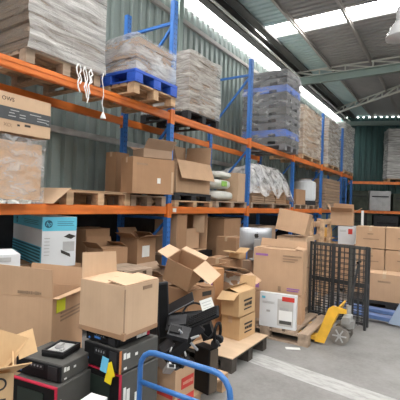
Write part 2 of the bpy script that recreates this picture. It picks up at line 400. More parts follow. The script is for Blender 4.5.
# ------------------------------------------------------------------ the building
def corrugated(name, length, height, mat, period=.23, depth=.055, loc=(0, 0, 0), rot=(0, 0, 0), thick=.0, slope=.25):
    """ribbed sheet in local xz, ribs along z, rib profile along y"""
    b = bmesh.new(); n = int(length/period); pts = []
    for i in range(n+1):
        x = i*period
        pts += [(x, 0), (x+period*.5, 0), (x+period*(.5+slope/2), depth), (x+period*(1-slope/2), depth)]
    pts = [(min(x, length), y) for x, y in pts]
    lo = [b.verts.new((x, y, 0)) for x, y in pts]; hi = [b.verts.new((x, y, height)) for x, y in pts]
    for i in range(len(pts)-1):
        if pts[i+1][0]-pts[i][0] > 1e-6: b.faces.new((lo[i], lo[i+1], hi[i+1], hi[i]))
    me = bpy.data.meshes.new(name); b.to_mesh(me); b.free(); me.materials.append(mat)
    o = bpy.data.objects.new(name, me); C.objects.link(o); o.location = loc; o.rotation_euler = rot
    return struct(o)
RZ = 6.42
fl = MB().box((1.5, 8, -.05), (15, 34, .1)).build('floor', CONC); struct(fl)
st = MB().box((0, 0, .0006), (3.6, .27, .0012)).build('floor_marking', WPAINT, loc=(-.3, 3.56, 0), rot=(0, 0, rad(-9))); struct(st)
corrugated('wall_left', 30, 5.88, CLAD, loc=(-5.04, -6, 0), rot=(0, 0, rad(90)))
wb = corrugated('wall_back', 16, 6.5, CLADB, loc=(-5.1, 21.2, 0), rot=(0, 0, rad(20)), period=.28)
# roof sheets: ribs run across the aisle (local z -> world x)
def roof(name, x0, x1, y0, y1, mat, period=.2):
    o = corrugated(name, y1-y0, x1-x0, mat, period=period, depth=.035, loc=(x0, y0, RZ), rot=(0, rad(90), 0))
    o.matrix_world = Matrix(((0, 0, 1, x0), (1, 0, 0, y0), (0, 1, 0, RZ), (0, 0, 0, 1)))
    return o
SY = (9.78, 10.48)
for i, (a, b_) in enumerate(((-6, SY[0]), (SY[1], 27))):
    roof('ceiling' if i == 0 else 'ceiling.001', -3.62, 9, a, b_, ROOFM)
roof('ceiling', -5.2, -3.62, -6, SY[0], ROOFL); roof('ceiling', -5.2, -3.62, SY[1], 27, ROOFL)
struct(MB().box((1.9, sum(SY)/2, RZ+.05), (14.2, SY[1]-SY[0], .01)).build('window_1', SKYL))
struct(MB().box((1.9, 2.6, RZ+.05-.06), (14.2, .7, .01)).build('window_2', SKYL))
struct(MB().box((1.9, -2.5, RZ+.05-.06), (14.2, .7, .01)).build('window_3', SKYL))
struct(MB().box((4.2, 17.5, RZ-.01), (6, .7, .01)).build('window_4', SKYL)); struct(MB().box((-5.10, 10, RZ-.11), (.40, 32, .01)).build('window_5', SKYL))
struct(MB().box((9.05, 10, 3.2), (.1, 33, 6.5)).build('wall_right', CLAD))
b = MB(); b.box((-3.0, -6.05, 3.2), (4.2, .1, 6.5)); b.box((8.0, -6.05, 3.2), (2.2, .1, 6.5)); b.box((3.0, -6.05, 5.7), (7.8, .1, 1.5)); struct(b.build('wall_front', CLAD))
for i, x in enumerate((-3.62, -2.36, -1.1, .16, 1.42, 2.7, 4.0)):
    b = MB(); b.box((x, 10, RZ-.065), (.012, 32, .12)); b.box((x+.03, 10, RZ-.12), (.06, 32, .012)); b.box((x+.03, 10, RZ-.008), (.06, 32, .01))
    struct(b.build('trim_%d' % (i+1), PURL))
b = MB(); b.box((-4.88, 10, RZ-.16), (.05, 32, .28)); b.box((-4.80, 10, RZ-.29), (.19, 32, .015)); struct(b.build('trim_8', DARKB))
b = MB(); b.box((-4.66, 10, RZ-.25), (.05, 32, .05)); struct(b.build('trim_9', TUBEW))
b = MB(); b.box((-4.46, 10, RZ-.07), (.22, 32, .06)); b.box((-4.76, 10, RZ-.04), (.22, 32, .02)); struct(b.build('trim_10', DARKB))
for i, z in enumerate((2.62, 5.5)):
    b = MB(); b.box((-4.97, 8, z), (.06, 28, .09)); struct(b.build('trim_%d' % (11+i), PURL if i else STEEL))
b = MB(); b.box((-4.93, 6.55, 3.1), (.12, .012, 6.3)); b.box((-4.88, 6.55, 3.1), (.012, .14, 6.3)); b.box((-4.985, 6.55, 3.1), (.012, .14, 6.3)); struct(b.build('trim_13', GREENB))
struct(MB().box((-4.80, 6, .70), (.02, 22, 1.40)).build('trim_19', BLACK2))  # dark sheet added along the wall, standing in for shade under the lower shelf
# near green girder with its lattice
gy = 13.3
b = MB(); b.box((1, gy, 5.97), (11.9, .02, .24)); b.box((1, gy, 5.86), (11.9, .16, .02)); b.box((1, gy, 6.085), (11.9, .16, .02)); struct(b.build('trim_14', GREENB))
b = MB(); b.box((1, gy, 6.115), (11.9, .06, .04)); b.box((1, gy, 6.315), (11.9, .06, .04))
for k in range(14):
    x = -4.8+k*.85; b.bar((x, gy, 6.12), (x, gy, 6.31), .04)
    b.bar((x, gy, 6.31), (x+.85, gy, 6.12), .035)
struct(b.build('trim_15', CREAM))
b = MB(); b.box((-4.86, gy, 2.9), (.1, .16, 5.8)); struct(b.build('trim_16', GREENB))
# far lattice girder running on the skew
p0, p1 = Vector((-5.0, 19.2, 0)), Vector((.6, 14.3, 0)); d = (p1-p0)
b = MB(); zt, zb = 6.32, 6.10
b.bar(p0+Vector((0, 0, zt)), p1+Vector((0, 0, zt)), .06, .05); b.bar(p0+Vector((0, 0, zb)), p1+Vector((0, 0, zb)), .08, .06)
nn = 9
for k in range(nn):
    a = p0+d*(k/nn); c = p0+d*((k+1)/nn); b.bar(a+Vector((0, 0, zb)), a+Vector((0, 0, zt)), .05); b.bar(a+Vector((0, 0, zb)), c+Vector((0, 0, zt)), .045)
struct(b.build('trim_17', CREAM))
b = MB(); b.box((3, 0, 6.0), (16, .12, .22)); struct(b.build('trim_18', GREENB, loc=(-5.1, 20.98, 0), rot=(0, 0, rad(20))))

b = MB()
for k in range(40): b.box((.3+k*.28, -.03, 6.36), (.08, .01, .028))
struct(b.build('window_6', SKYL, loc=(-5.1, 21.2, 0), rot=(0, 0, rad(20))))
# ------------------------------------------------------------------ racking
XF, XB = -3.64, -4.6
PY = [1.0, 4.7, 7.4, 10.1, 12.8, 15.5, 17.3]
Z1, Z2 = 1.53, 2.95
where = ['out of frame at the left', 'first in view from the left, beside the big closed carton', 'second in view from the left, by the dark crate stack', 'third from the left, behind the wrapped crate stack', 'fourth from the left, by the tall brown load', 'fifth from the left, under the last pale loads', 'last of the long row, at the far corner']
for i, y in enumerate(PY):
    top = 4.66
    u = thing('rack_upright', 'blue steel racking upright frame, ' + where[i], 'rack upright', (0, y, 0), 0, None)
    for x in (XF, XB):
        q = MB()
        q.box((x+.034, 0, top/2+.004), (.012, .09, top-.008)); q.box((x, .041, top/2+.004), (.068, .008, top-.008)); q.box((x, -.041, top/2+.004), (.068, .008, top-.008))
        q.build('post', BLUE, u); MB().box((x, 0, .003), (.13, .12, .006)).build('foot_plate', BLUEB, u)
    for z in (.35, 1.35, 4.33): MB().bar((XF-.04, 0, z), (XB+.04, 0, z), .04).build('horizontal_brace', BLUEB, u)
    for (za, zb) in ((1.28, .42), (2.72, 1.75), (4.26, 3.3)): MB().bar((XF-.045, 0, za), (XB+.045, 0, zb), .036).build('diagonal_brace', BLUEB, u)
bayn = ['bay at far left, cut by the frame', 'bay right of the first blue upright', 'bay right of the second blue upright', 'bay right of the third blue upright', 'bay right of the fourth blue upright', 'last short bay at the far corner']
def beam(label, x, y0, y1, z, front=True, group=None):
    u = thing('rack_beam', label, 'rack beam', (x, (y0+y1)/2, z), 0, group); Lh = (y1-y0)/2
    s = 1 if front else -1; b = MB()
    b.box((0, 0, -.055), (.05, 2*Lh-.11, .11)); b.box((s*.029, 0, -.03), (.008, 2*Lh-.13, .035)); b.box((s*.029, 0, -.088), (.008, 2*Lh-.13, .03))
    b.build('beam_rail', ORANGE, u)
    if label.startswith('orange lower front rack beam of the bay right of the first'): MB().box((.034, -Lh+.14, -.055), (.002, .09, .06)).build('location_label', PAPER, u)
    for e in (-1, 1):
        q = MB(); q.box((s*.046, e*(Lh-.024), -.06), (.006, .042, .22)); q.box((s*.014, e*(Lh-.0505), -.06), (.06, .006, .2)); q.build('end_connector', ORANGE, u)
for k in range(6):
    beam('orange upper front rack beam of the ' + bayn[k], XF, PY[k], PY[k+1], Z2)
    beam('orange lower front rack beam of the ' + bayn[k], XF, PY[k], PY[k+1], Z1)
for k in range(3):
    beam('orange rear rack beam on the upper level, ' + bayn[k], XB, PY[k], PY[k+1], Z2, False)
    beam('orange rear rack beam on the lower level, ' + bayn[k], XB, PY[k], PY[k+1], Z1, False)
# small white location labels live on the beams
for (px, py, w) in ((174, 212, .055),):
    p = onX(px, py, XF+.052)

exec_parts = []
# ------------------------------------------------------------------ upper level loads
zP = Z2
def rackfit(xc, yc, z0, xl=None, xr=None, yt=None, X=-3.55, t=0, W=None, L=1.05, H=None): return fit(xc, yc, z0, X=X, xl=xl, xr=xr, yt=yt, t=t, W=W, L=L, H=H)
f = rackfit(27, 40, zP+.14, xr=108, H=1.5); wrapped('tall load of flat sheets under white stretch film, top left on the upper level', f, FLATC, FILMW, nl=26, amp=.035, sub=18, side=FILMB)
pallet('wooden pallet under the white wrapped load at the top left', f.loc.x-.02, f.loc.y, zP, f.W-.06, .98, WOOD2)
# torn film strands
b = MB()
for (px0, py0, px1, py1) in ((103, 73, 103, 118), (77, 63, 79, 92), (80, 64, 81, 84), (84, 66, 86, 98), (86, 67, 88, 103), (90, 69, 89, 94), (92, 70, 91, 84)):
    A_, B_ = onX(px0, py0, -3.545), onX(px1, py1, -3.50)
    b.tube([A_.lerp(B_, k/6)+Vector((0, .015*math.sin(k*2.1+px0), 0)) for k in range(7)], .008 if px0 < 100 else .005, 6)
A_ = onX(103, 116, -3.5); b.lathe([(.004, .05), (.028, .0), (.035, -.03), (.01, -.035)], 8, c=A_)
tag(b.build('hanging_film_strands', STRING), 'torn white film strands hanging from the wrapped load over the beam', 'film')
f = rackfit(135, 84, zP+.14+.16, xr=178, X=-3.34, H=.44, t=0, L=1.0)
pallet('wooden pallet below the blue plastic pallet on the upper level', f.loc.x, f.loc.y, zP, f.W-.02, .96, WOOD)
plastic_pallet('bright blue plastic pallet stacked on a wooden pallet, upper level', f.loc.x, f.loc.y, zP+.14, f.W, 1.0, BLUP, H=.16)
wrapped('low heap of cartons under clear film on the blue pallet', f, FLATB, FILMC, nl=5, amp=.04, sub=12, nz=3)
f = rackfit(189, 112, zP+.13, xr=221, X=-3.56, H=.98)
wrapped('grey film-wrapped stack of sheets right of the first blue upright, upper level', f, FLATB, FILMG, nl=22, amp=.03, sub=16)
pallet('dark pallet under the grey film-wrapped stack, upper level', f.loc.x, f.loc.y, zP, f.W, 1.0, BLKP, H=.13)
# wrapped stack of blue and dark crates: a stack of plastic pallets in film
f = rackfit(286, 130, zP+.15, X=-3.40, yt=68, W=1.0, L=1.2)
plastic_pallet('grey plastic pallet carrying the wrapped crate stack, upper level', f.loc.x, f.loc.y, zP, .98, 1.16, noisy('mid_grey_plastic', (.2, .2, .21), (3, 3, 3), .2, .5), H=.15)
root = thing('wrapped_crate_stack', 'tall stack of black and blue plastic pallets in clear film, upper level', 'wrapped load', f.loc, f.rot)
nl = 10; h = f.H/nl
for i in range(nl):
    m = BLUW if i in (1, 7) else (GREY if i in (0, 4) else DARKL)
    b = MB(); sc = random.uniform(.92, .97); b.box((random.uniform(-.01, .01), 0, h*(i+.68)), (f.W*sc, f.L*sc, h*.58))
    for x in (-1, 0, 1):
        for y in (-1, 0, 1): b.box((x*f.W*.38, y*f.L*.38, h*(i+.20)), (.22, .26, h*.39))
    b.build('stacked_pallet', m, root)
MB().grid_box((f.W, f.L, f.H+.01), 12, .02, 4, 5).build('stretch_film', FILMK, root)
f = rackfit(303, 145, zP+.12, xr=322, X=-3.55, yt=104, L=1.0)
wrapped('tall brown load under film, upper level right of the blue crate stack', f, FLATB, film('beige_film', .45, (.66, .58, .49), (2, 2, 10)), nl=12, amp=.02, sub=10)
pallet('wooden pallet under the tall brown load, upper level', f.loc.x, f.loc.y, zP, f.W, .98, WOOD, H=.12)
f = rackfit(328, 160, zP+.12, xr=340, X=-3.55, yt=117, L=1.0); f.W = min(f.W, 15.40-f.p.y); f.loc = f.p+f.r*(f.W/2)+f.l*(f.L/2)
wrapped('pale film-wrapped load behind the fourth blue upright, upper level', f, FLATB, FILMG, nl=12, amp=.03, sub=10)
pallet('wooden pallet under the pale load behind the fourth upright', f.loc.x, f.loc.y, zP, f.W, .98, WOOD, H=.12)
f = setbox(-4.05, 16.42, zP+.125, 1.6, 1.0, 1.85)
wrapped('last pale wrapped load at the far end of the upper level', f, FLATG, FILMG, nl=12, amp=.05, sub=10)
pallet('wooden pallet under the last load at the far end', f.loc.x, f.loc.y, zP, f.W, .98, WOOD, H=.12)

# ------------------------------------------------------------------ lower level
def sheet(label, pts, z, mat=CC, name='cardboard_sheet', thick=.006):
    vs = [(*p, z) if len(p) == 2 else p for p in pts]; return tag(MB().poly(vs, thick).build(name, mat), label, 'cardboard sheet')
f = rackfit(-14, 190, Z1+.004, xr=46, X=-3.56, H=.645, L=1.0)
wrapped('tan carton load in glossy film at the left edge, lower level', f, CA, FILMS, nl=1, jit=.004, amp=.015, sub=14)
g = setbox(f.loc.x, f.loc.y+.02, f.top+.032, f.W+.02, 1.0, .375)
r = carton('long printed carton with a charcoal band, on the glossy wrapped load', g, CC, tape=False)
mark(r, g, 'R', 0.0, .36, 1, .68, BANDK, 'printed_band')
for (u, w, v) in ((.30, .14, .42), (.28, .09, .49), (.27, .12, .57), (.45, .10, .57), (.45, .1, .5), (.62, .2, .43), (.75, .16, .5), (.75, .18, .57), (.92, .05, .5), (.92, .05, .6)):
    mark(r, g, 'R', u, v, u+w, v+.02, LGREY, 'printed_line', off=.0045)
wording(r, g, 'R', .16, .21, .055, 'OWS', INK); wording(r, g, 'R', .20, .86, .05, 'XO:', FAINT)
mark(r, g, 'R', .54, .73, .64, .79, INK, 'printed_icon'); mark(r, g, 'R', .42, .76, .46, .81, INK, 'printed_icon')
# crumpled packing at shelf edge
b = MB(); p = onX(10, 203, -3.50)
for k in range(5):
    q = onX(2+k*6, 201, -3.55); b.grid_box((.10, .05, .03), 3, .03, 14, k, (q.x, q.y, Z1+.002))
tag(b.build('crumpled_packing', SACK), 'crumpled white packing film along the shelf edge at left', 'packing')
# pallets of the first bay, lower level
yA, yB, yC, yD = onX(66, 205, -3.6).y, onX(131, 205, -3.6).y, onX(172, 205, -3.6).y, onX(212, 205, -3.6).y
pallet('pale wooden pallet on the lower level, left of the big closed carton', -4.1, (yA+yB)/2, Z1, yB-yA-.02, .98, WOOD, H=.165, base=False)
pallet('wooden pallet under the big closed carton, lower level', -4.1, (yB+4.63)/2, Z1, 4.63-yB-.02, .98, WOOD2, H=.15, base=False)
pallet('thin wooden pallet under the black plastic pallet, lower level', -4.08, (4.82+yD)/2, Z1, yD-4.82, .98, WOOD, H=.10)
plastic_pallet('black plastic pallet under the open cartons, lower level', -4.1, (4.84+yD)/2, Z1+.10, yD-4.86, .95, BLKP, H=.12)
a0, a1, a2 = onX(52, 200, -3.52), onX(70, 186, -3.62), onX(20, 196, -3.9)
sheet('bent cardboard slip sheet drooping over the left end of the pale pallet', [(-3.50, 2.575, Z1+.012), (-4.4, 2.575, Z1+.012), (-4.4, 2.80, Z1+.185), (-3.50, 2.80, Z1+.185)], 0, CC)
sheet('flat cardboard sheet on top of the pale lower-level pallet', [(-3.6, yA+.15), (-3.6, yB+.25), (-4.5, yB+.25), (-4.5, yA+.1)], Z1+.168, CC)
zc = Z1+.165+.01
f = rackfit(132, 190, Z1+.170, xl=121, xr=174, X=-3.47, yt=156, L=None, t=-20)
r = carton('big closed brown carton on the lower level beside the first upright', f, CB)
mark(r, f, 'R', .58, .55, .66, .70, PAPER, 'white_label'); mark(r, f, 'R', .93, .35, .98, .95, FILMTAPE, 'tape_strip'); smudge(r, f, 'R', .08, .19, .26, .07, 8, FAINT)
g = setbox(f.loc.x-.03, f.loc.y+.12, f.top+.014, .45, max(.2, f.L-.03), .12, -20)
carton('flat open carton lying on top of the big closed carton', g, CE, flaps={'R': 40, 'B': 70, 'K': 30}, fl=.16)
f = setbox(-4.47, 4.45, Z1+.154, .28, .22, .66)
carton('narrow brown carton standing by the wall behind the big closed carton', f, CB)
f = rackfit(176, 186, Z1+.22, xr=210, X=-3.66, yt=159, L=.55, t=0); f.z0 = Z1+.224; f.loc.z = f.z0
r = carton('open tan carton with raised flaps on the black plastic pallet, lower level', f, CA, flaps={'B': 2, 'R': 160, 'L': 25, 'K': 4}, fl=.32)
f = rackfit(216, 205, Z1, xr=250, X=-3.60, H=.12, L=1.0)
pallet('wooden pallet under the white sacks, lower level', f.loc.x, (f.p.y+7.33)/2, Z1, 7.33-f.p.y, 1.0, WOOD2, H=.12)
# sacks
yS = onX(222, 195, -3.7).y
for i, (dy, z, s, lab) in enumerate(((0, .122, (.75, .7, .20), 'bulging white sack at the bottom of the sack pile'), (-.05, .345, (.7, .65, .19), 'white sack with a green label in the middle of the pile'), (.05, .555, (.6, .6, .14), 'flat white sack on top of the sack pile'))):
    b = MB(); bmesh.ops.create_icosphere(b.bm, subdivisions=4, radius=.5)
    for v in b.bm.verts:
        c = v.co; c.x = math.copysign(abs(c.x*2)**.6/2, c.x); c.y = math.copysign(abs(c.y*2)**.6/2, c.y); c.z = math.copysign(abs(c.z*2)**.7/2, c.z)
        nn = noise.noise_vector(c*6+Vector((i*3, 0, 0))); v.co = Vector((c.x*s[1], c.y*s[0], (c.z+.5)*s[2])) + nn*.018
        v.co.z = max(0.004, v.co.z)
    r = thing('white_sack', lab, 'sack', (-4.0, yS+dy+.12, Z1+z+.002*(i+1)), 0, 'white sacks on the lower level')
    b.build('sack_body', SACK, r, smooth=True)
    if i == 1:
        p = MB(); p.box((.37, -.12, .10), (.012, .2, .10)); p.build('green_print', GREENL, r, .004)
f = rackfit(234, 200, Z1+.12, xr=249, X=-3.62, yt=174, L=.5); 
carton('tall pale carton between the white sacks and the second upright', setbox(-3.9, 7.17, Z1+.125, .32, .5, .58), CC)
# flattened carton bundle with draped film
f = rackfit(253, 205, Z1, xr=293, X=-3.60, H=.12, L=1.0); yW0 = f.p.y
pallet('wooden pallet under the film-draped cardboard bundle, lower level', -4.1, 8.75, Z1, 2.45, 1.0, WOOD2, H=.12)
r = thing('flattened_carton_bundle', 'bundle of flattened brown cartons under draped film, lower level', 'cardboard bundle', (-4.05, 8.7, Z1+.12), rad(90))
for (x, n, w) in ((-.75, 7, .62), (-.1, 8, .6), (.6, 7, .7)):
    b = MB()
    for i in range(n): b.box((x+random.uniform(-.015, .015), 0, .026+i*.05), (w, .85+random.uniform(-.03, .03), .042))
    b.build('flattened_cartons', [FLATB, CB, CE][int(x+1)], r)
b = MB(); nx, ny = 36, 18; grid = []
for i in range(nx+1):
    row = []
    for j in range(ny+1):
        u, v = i/nx, j/ny
        x = -1.22+2.5*u; y = -.54+1.0*v
        hh = .74+.16*math.sin(u*PI)*math.sin(v*PI)+.09*noise.noise((u*5, v*4, 1))+.03*noise.noise((u*16, v*12, 3))
        edge = min(v/.22, 1); dropx = max(0, (u-.86)/.14); dl = max(0, (.12-u)/.12)
        z = hh*edge**.7*(1-.85*dropx**1.3)*(1-.8*dl) + (.20+.14*noise.noise((u*7, 2, 5)))*(1-edge)*(1-dropx)
        row.append(b.bm.verts.new((x, y-.03*(1-edge)+.03*noise.noise((u*9, v*5, 9)), max(.03, z))))
    grid.append(row)
for i in range(nx):
    for j in range(ny): b.bm.faces.new((grid[i][j], grid[i+1][j], grid[i+1][j+1], grid[i][j+1]))
b.build('draped_film', FILMD, r, smooth=True)
# far lower level things
f = rackfit(298, 205, Z1, xr=310, X=-3.60, H=.13, L=1.0)
pallet('wooden pallet under the small brown carton past the draped bundle', -4.1, 10.75, Z1, 1.1, 1.0, WOOD2, H=.13)
carton('small brown carton past the draped bundle, lower level', setbox(-3.95, 10.9, Z1+.135+.0, .8, .6, .42), CB)
pallet('wooden pallet under the white plastic drum, lower level', -4.1, 12.0, Z1, 1.1, 1.0, WOOD2, H=.12)
r = thing('plastic_drum', 'white plastic drum with a dark base on the lower level', 'drum', (-3.95, 12.1, Z1+.125))
MB().lathe([(.33, .14), (.35, .2), (.35, .68), (.33, .72), (.26, .74), (.26, .76)], 24).build('drum_body', WHITEC, r, smooth=False)
MB().lathe([(.35, 0), (.35, .135)], 24).build('dark_base', BLACK2, r)
MB().lathe([(.2, .765), (.2, .80), (.18, .81)], 24).build('drum_lid', LGREY, r)
f = rackfit(326, 205, Z1+.12, xr=341, X=-3.55, yt=178, L=.95)
pallet('wooden pallet under the brown sheet stack at the end, lower level', f.loc.x, f.loc.y, Z1, f.W, .95, WOOD2, H=.115)
r = thing('flat_sheet_stack', 'stack of flat brown cardboard sheets at the end of the lower level', 'cardboard stack', f.loc, f.rot)
for i in range(9):
    MB().box((random.uniform(-.02, .02), 0, f.H/9*(i+.5)), (f.W-.1+random.uniform(-.05, .05), f.L-.06, f.H/9*.84)).build('sheet_bundle', FLATB if i % 2 else CE, r)

# ------------------------------------------------------------------ under the lower level
PZ = .14
pallet('pallet on the floor under the blue and white printer carton', -4.05, 2.65, 0, 1.6, 1.0, WOOD2)
carton('plain brown carton under the blue and white printer carton', setbox(-4.0, 2.65, PZ+.002, .9, .7, .70), CB)
f = fit(41, 266, z0=.852, D=4.15, xl=12, xr=76, yt=217, t=-18)
r = carton('blue and white printer carton with two round logos under the shelf', f, WHITEC, tape=False, amp=.002)
mark(r, f, 'R', 0, 0, 1, .28, CYAN, 'blue_band'); mark(r, f, 'L', 0, 0, 1, .25, CYAN, 'blue_band')
def hp(face, u, v, rd):
    w, h = face_dims(f, face); b = MB(); b.lathe([(rd, 0), (rd, .002)], 24); o = b.build('round_logo', TEAL, r); o.data.transform(face_M(f, face, w*u, h*(1-v), .004))
    text('logo_letters', 'hp', rd*1.5, CYAN, o, face_M(f, face, w*u-rd*.72, h*(1-v)-rd*.42, .0075), .25)
hp('R', .17, .14, .042); hp('L', .20, .14, .042)
for k in range(6): mark(r, f, 'L', .04, .62+.065*k, .96, .655+.065*k, TEAL, 'dark_stripe', off=.003)
mark(r, f, 'L', 0, .60, 1, 1.0, CYAN, 'blue_stripe_ground', off=.0005+.0015)
mark(r, f, 'R', .42, .09, .92, .20, TEAL, 'small_print', off=.004, lines=(3, .25)); mark(r, f, 'L', .45, .09, .9, .2, TEAL, 'small_print', off=.004, lines=(3, .25))
mark(r, f, 'R', .06, .42, .22, .82, LGREY, 'small_print', off=.004, lines=(6, .22))
# printed picture of a printer
b = MB(); w, h = f.W, f.H
for pts in ([(w*.62, h*.60, 0), (w*.78, h*.66, 0), (w*.99, h*.61, 0), (w*.84, h*.55, 0)], [(w*.54, h*.34, 0), (w*.56, h*.27, 0), (w*.84, h*.18, 0), (w*.82, h*.25, 0)]):
    o = MB().poly(pts, .002).build('printer_picture', INK, r); o.data.transform(face_M(f, 'R', 0, 0, .003))
mark(r, f, 'R', .6, .50, .95, .70, LGREY, 'printer_picture_body', off=.0022)
f = setbox(-3.20, 1.80, .002, .34, .40, 1.13, -22)
r = carton('plain white carton leaning at the left edge under the shelf', f, WHITEC, tape=False, amp=.003)
mark(r, f, 'R', .3, .02, .8, .05, LGREY, 'small_print')
mark(r, f, 'L', .75, .03, .92, .07, LGREY, 'small_print', lines=(3, .4))
pallet('floor pallet under the brown cartons left of the first upright', -4.0, 3.98, 0, .9, 1.0, WOOD2)
U0 = carton('tall brown carton at the bottom of the pile under the shelf', setbox(-4.05, 3.95, PZ+.002, .84, .8, .55), CE)
f2 = setbox(-4.22, 3.68, .705, .42, .42, .50); carton('upright brown carton at the back of the pile right of the printer carton', f2, CB)
f2 = setbox(-3.80, 3.66, .705, .44, .30, .27, 0); r = carton('low open carton with white label in front of the upright brown carton', f2, CB, flaps={'B': 10, 'K': -60, 'R': -85, 'L': 50}, fl=.13); mark(r, f2, 'R', .05, .2, .4, .8, PAPER, 'white_label')
f2 = setbox(-3.88, 4.34, .705, .40, .34, .36, 0); r = carton('brown carton with white shipping label left of the blue upright', f2, CB, flaps={'B': 30, 'L': 60, 'R': 70, 'K': -60}, fl=.15)
mark(r, f2, 'R', .25, .3, .65, .75, PAPER, 'white_label')
pallet('floor pallet right of the first blue upright under the shelf', -4.0, 5.02, 0, .44, 1.0, WOOD2)
carton('brown carton low down right of the first upright', setbox(-4.05, 5.02, PZ+.002, .42, .8, .62), CE)
r = thing('black_equipment_case', 'black equipment case under the upright open carton', 'case', (-3.95, 5.65, 0), rad(90))
MB().grid_box((.7, .7, .77), 3, .003, 5, 4).build('case_body', BLACK, r); MB().box((0, -.36, .62), (.6, .02, .05)).build('case_rim', BLACK2, r)
f = fit(176, 248, z0=.78, X=-3.66, xr=207, yt=214, L=.45); f.rot = f.rot
# open carton lying with its mouth to the aisle
r = thing('cardboard_carton', 'open carton on its side showing its inside under the shelf', 'carton', f.loc, f.rot)
W, L, H = f.W, f.L, f.H; b = MB(); th = .008
b.box((0, 0, th/2), (W, L, th)); b.box((0, 0, H-th/2), (W, L, th)); b.box((-W/2+th/2, 0, H/2), (th, L, H-2*th)); b.box((W/2-th/2, 0, H/2), (th, L, H-2*th)); b.box((0, L/2-th/2, H/2), (W-2*th, th, H-2*th)); b.build('body', CA, r)
MB().box((-W/2+.14, -L/2-.004, H*.5), (.26, .006, H*.96)).build('flap', CB, r); MB().box((W/2-.19, -L/2+.06, H*.72), (.006, .2, .3), Euler((0, 0, .3))).build('flap', CC, r)
MB().box((W*.16, -L/2+.1, H*.32), (W*.45, .006, H*.55)).build('inner_divider', CA, r)
pallet('floor pallet left of the second blue upright under the shelf', -4.08, 6.91, 0, .82, .9, WOOD2)
f = fit(222, 252, z0=PZ+.002, X=-3.62, xl=206, xr=241, yt=217); carton('large brown carton under the shelf left of the second blue upright', setbox(-4.12, 6.93, PZ+.002, .70, .85, 1.17, 0), CB)
carton('smaller brown carton in front of the large one under the shelf', setbox(-3.40, 6.35, 0.002, .42, .40, 1.0), CB)
# distant cartons under the shelf past the second upright
carton('tan carton pile corner under the shelf past the second upright', setbox(-4.1, 8.7, 0.002, 1.0, .8, 1.1), CE)
# dark floor-level clutter
r = thing('black_equipment_case', 'large black case on the floor under the shelf past the third upright', 'case', (-4.1, 11.3, 0), rad(90))
MB().grid_box((1.6, .8, 1.0), 3, .004, 5, 7).build('case_body', BLACK, r); MB().box((0, -.41, .8), (1.4, .02, .05)).build('case_rim', BLACK2, r)

# ------------------------------------------------------------------ near left: cartons and computers
f = fit(51, 345, z0=PZ+.002, D=2.62, xl=-12, xr=82, yt=299, t=22)
pallet('wooden pallet on the floor under the big near-left carton', f.loc.x, f.loc.y, 0, f.W-.06, f.L-.06, WOOD2, t=22)
r = carton('big open tan carton at left with a lime sticky note', f, CA, flaps={'L': (2, .20), 'B': 40, 'K': (6, .145), 'R': (93, .05)}, fl=.155)
mark(r, f, 'R', .10, .02, .36, .14, LIME, 'sticky_note', off=.005, label='lime sticky note'); mark(r, f, 'R', .24, .15, .9, .25, FAINT, 'printed_code', off=.004, lines=(3, .5)); mark(r, f, 'R', .60, .0, .78, .05, BTAPE, 'tape_patch')
smudge(r, f, 'L', .45, -.04, .38, .03, 11, FAINT)
# desktop computers
def desktop(label, f, red=False, extra=True, top=None):
    r = thing('desktop_computer', label, 'computer', f.loc, (0, 0, f.rot)); W, L, H = f.W, f.L, f.H
    MB().box((0, 0, H/2), (W, L, H)).build('case', top or GREY, r, .004)
    M = MB(); M.box((-W/2-.009, 0, H/2), (.016, L-.004, H-.004)); fb = M.build('front_bezel', BLACK, r, .003)
    if red:
        q = MB(); q.box((-W/2-.012, 0, H+.001), (.020, L+.004, .007)); q.box((-W/2-.012, -L/2-.001, H/2), (.018, .005, H)); q.build('red_edge', REDF, r)
        MB().box((-W/2-.019, L*.05, H*.5), (.004, L*.6, H*.8)).build('front_panel', noisy('dark_green_black', (.02, .03, .025), (5, 5, 5), .3, .3), r)
    else:
        q = MB(); q.box((-W/2-.019, L*.02, H*.72), (.005, L*.32, H*.28)); q.build('drive_slot', BLACK2, fb)
        q = MB(); q.box((-W/2-.019, -L*.34, H*.5), (.005, L*.2, H*.8)); q.build('port_panel', BLACK2, fb)
        q = MB(); 
        for k in range(4): q.box((-W/2-.022, L*.12-k*L*.07, H*.76), (.003, L*.03, H*.10))
        q.build('ports', SILVER, fb)
        q = MB(); q.lathe([(.007, 0), (.007, .003)], 12, 'X', (-W/2-.023, L*.36, H*.3)); q.build('power_button', LEDB, fb)
    if extra:
        for (u, v, w, h) in ((.08, .30, .07, .55), (.17, .34, .09, .45), (.10, .85, .08, .2), (.38, .4, .08, .25)): MB().box((-W/2+W*u, -L/2-.001, H*(1-v)), (W*w*.9, .0015, min(.09, H*h*.5))).build('white_sticker', PAPER, r)
    return r
f = fit(57, 400, z0=.375, D=2.16, xl=14, xr=91, yt=383, t=9); f.top = .547
f.z0 = PZ+.002; f.H = .547-f.z0; f.loc.z = f.z0
pallet('wooden pallet on the floor under the near-left computers', f.loc.x, f.loc.y, 0, f.W, f.L, WOOD2, t=9)
low = desktop('large computer case with a crimson front edge, lower one at near left', f, red=True)
f = fit(62, 382, z0=.549, D=2.22, xl=18, xr=93, yt=366, t=10)
top1 = f; desktop('slim black desktop computer under the open drive tray', f)
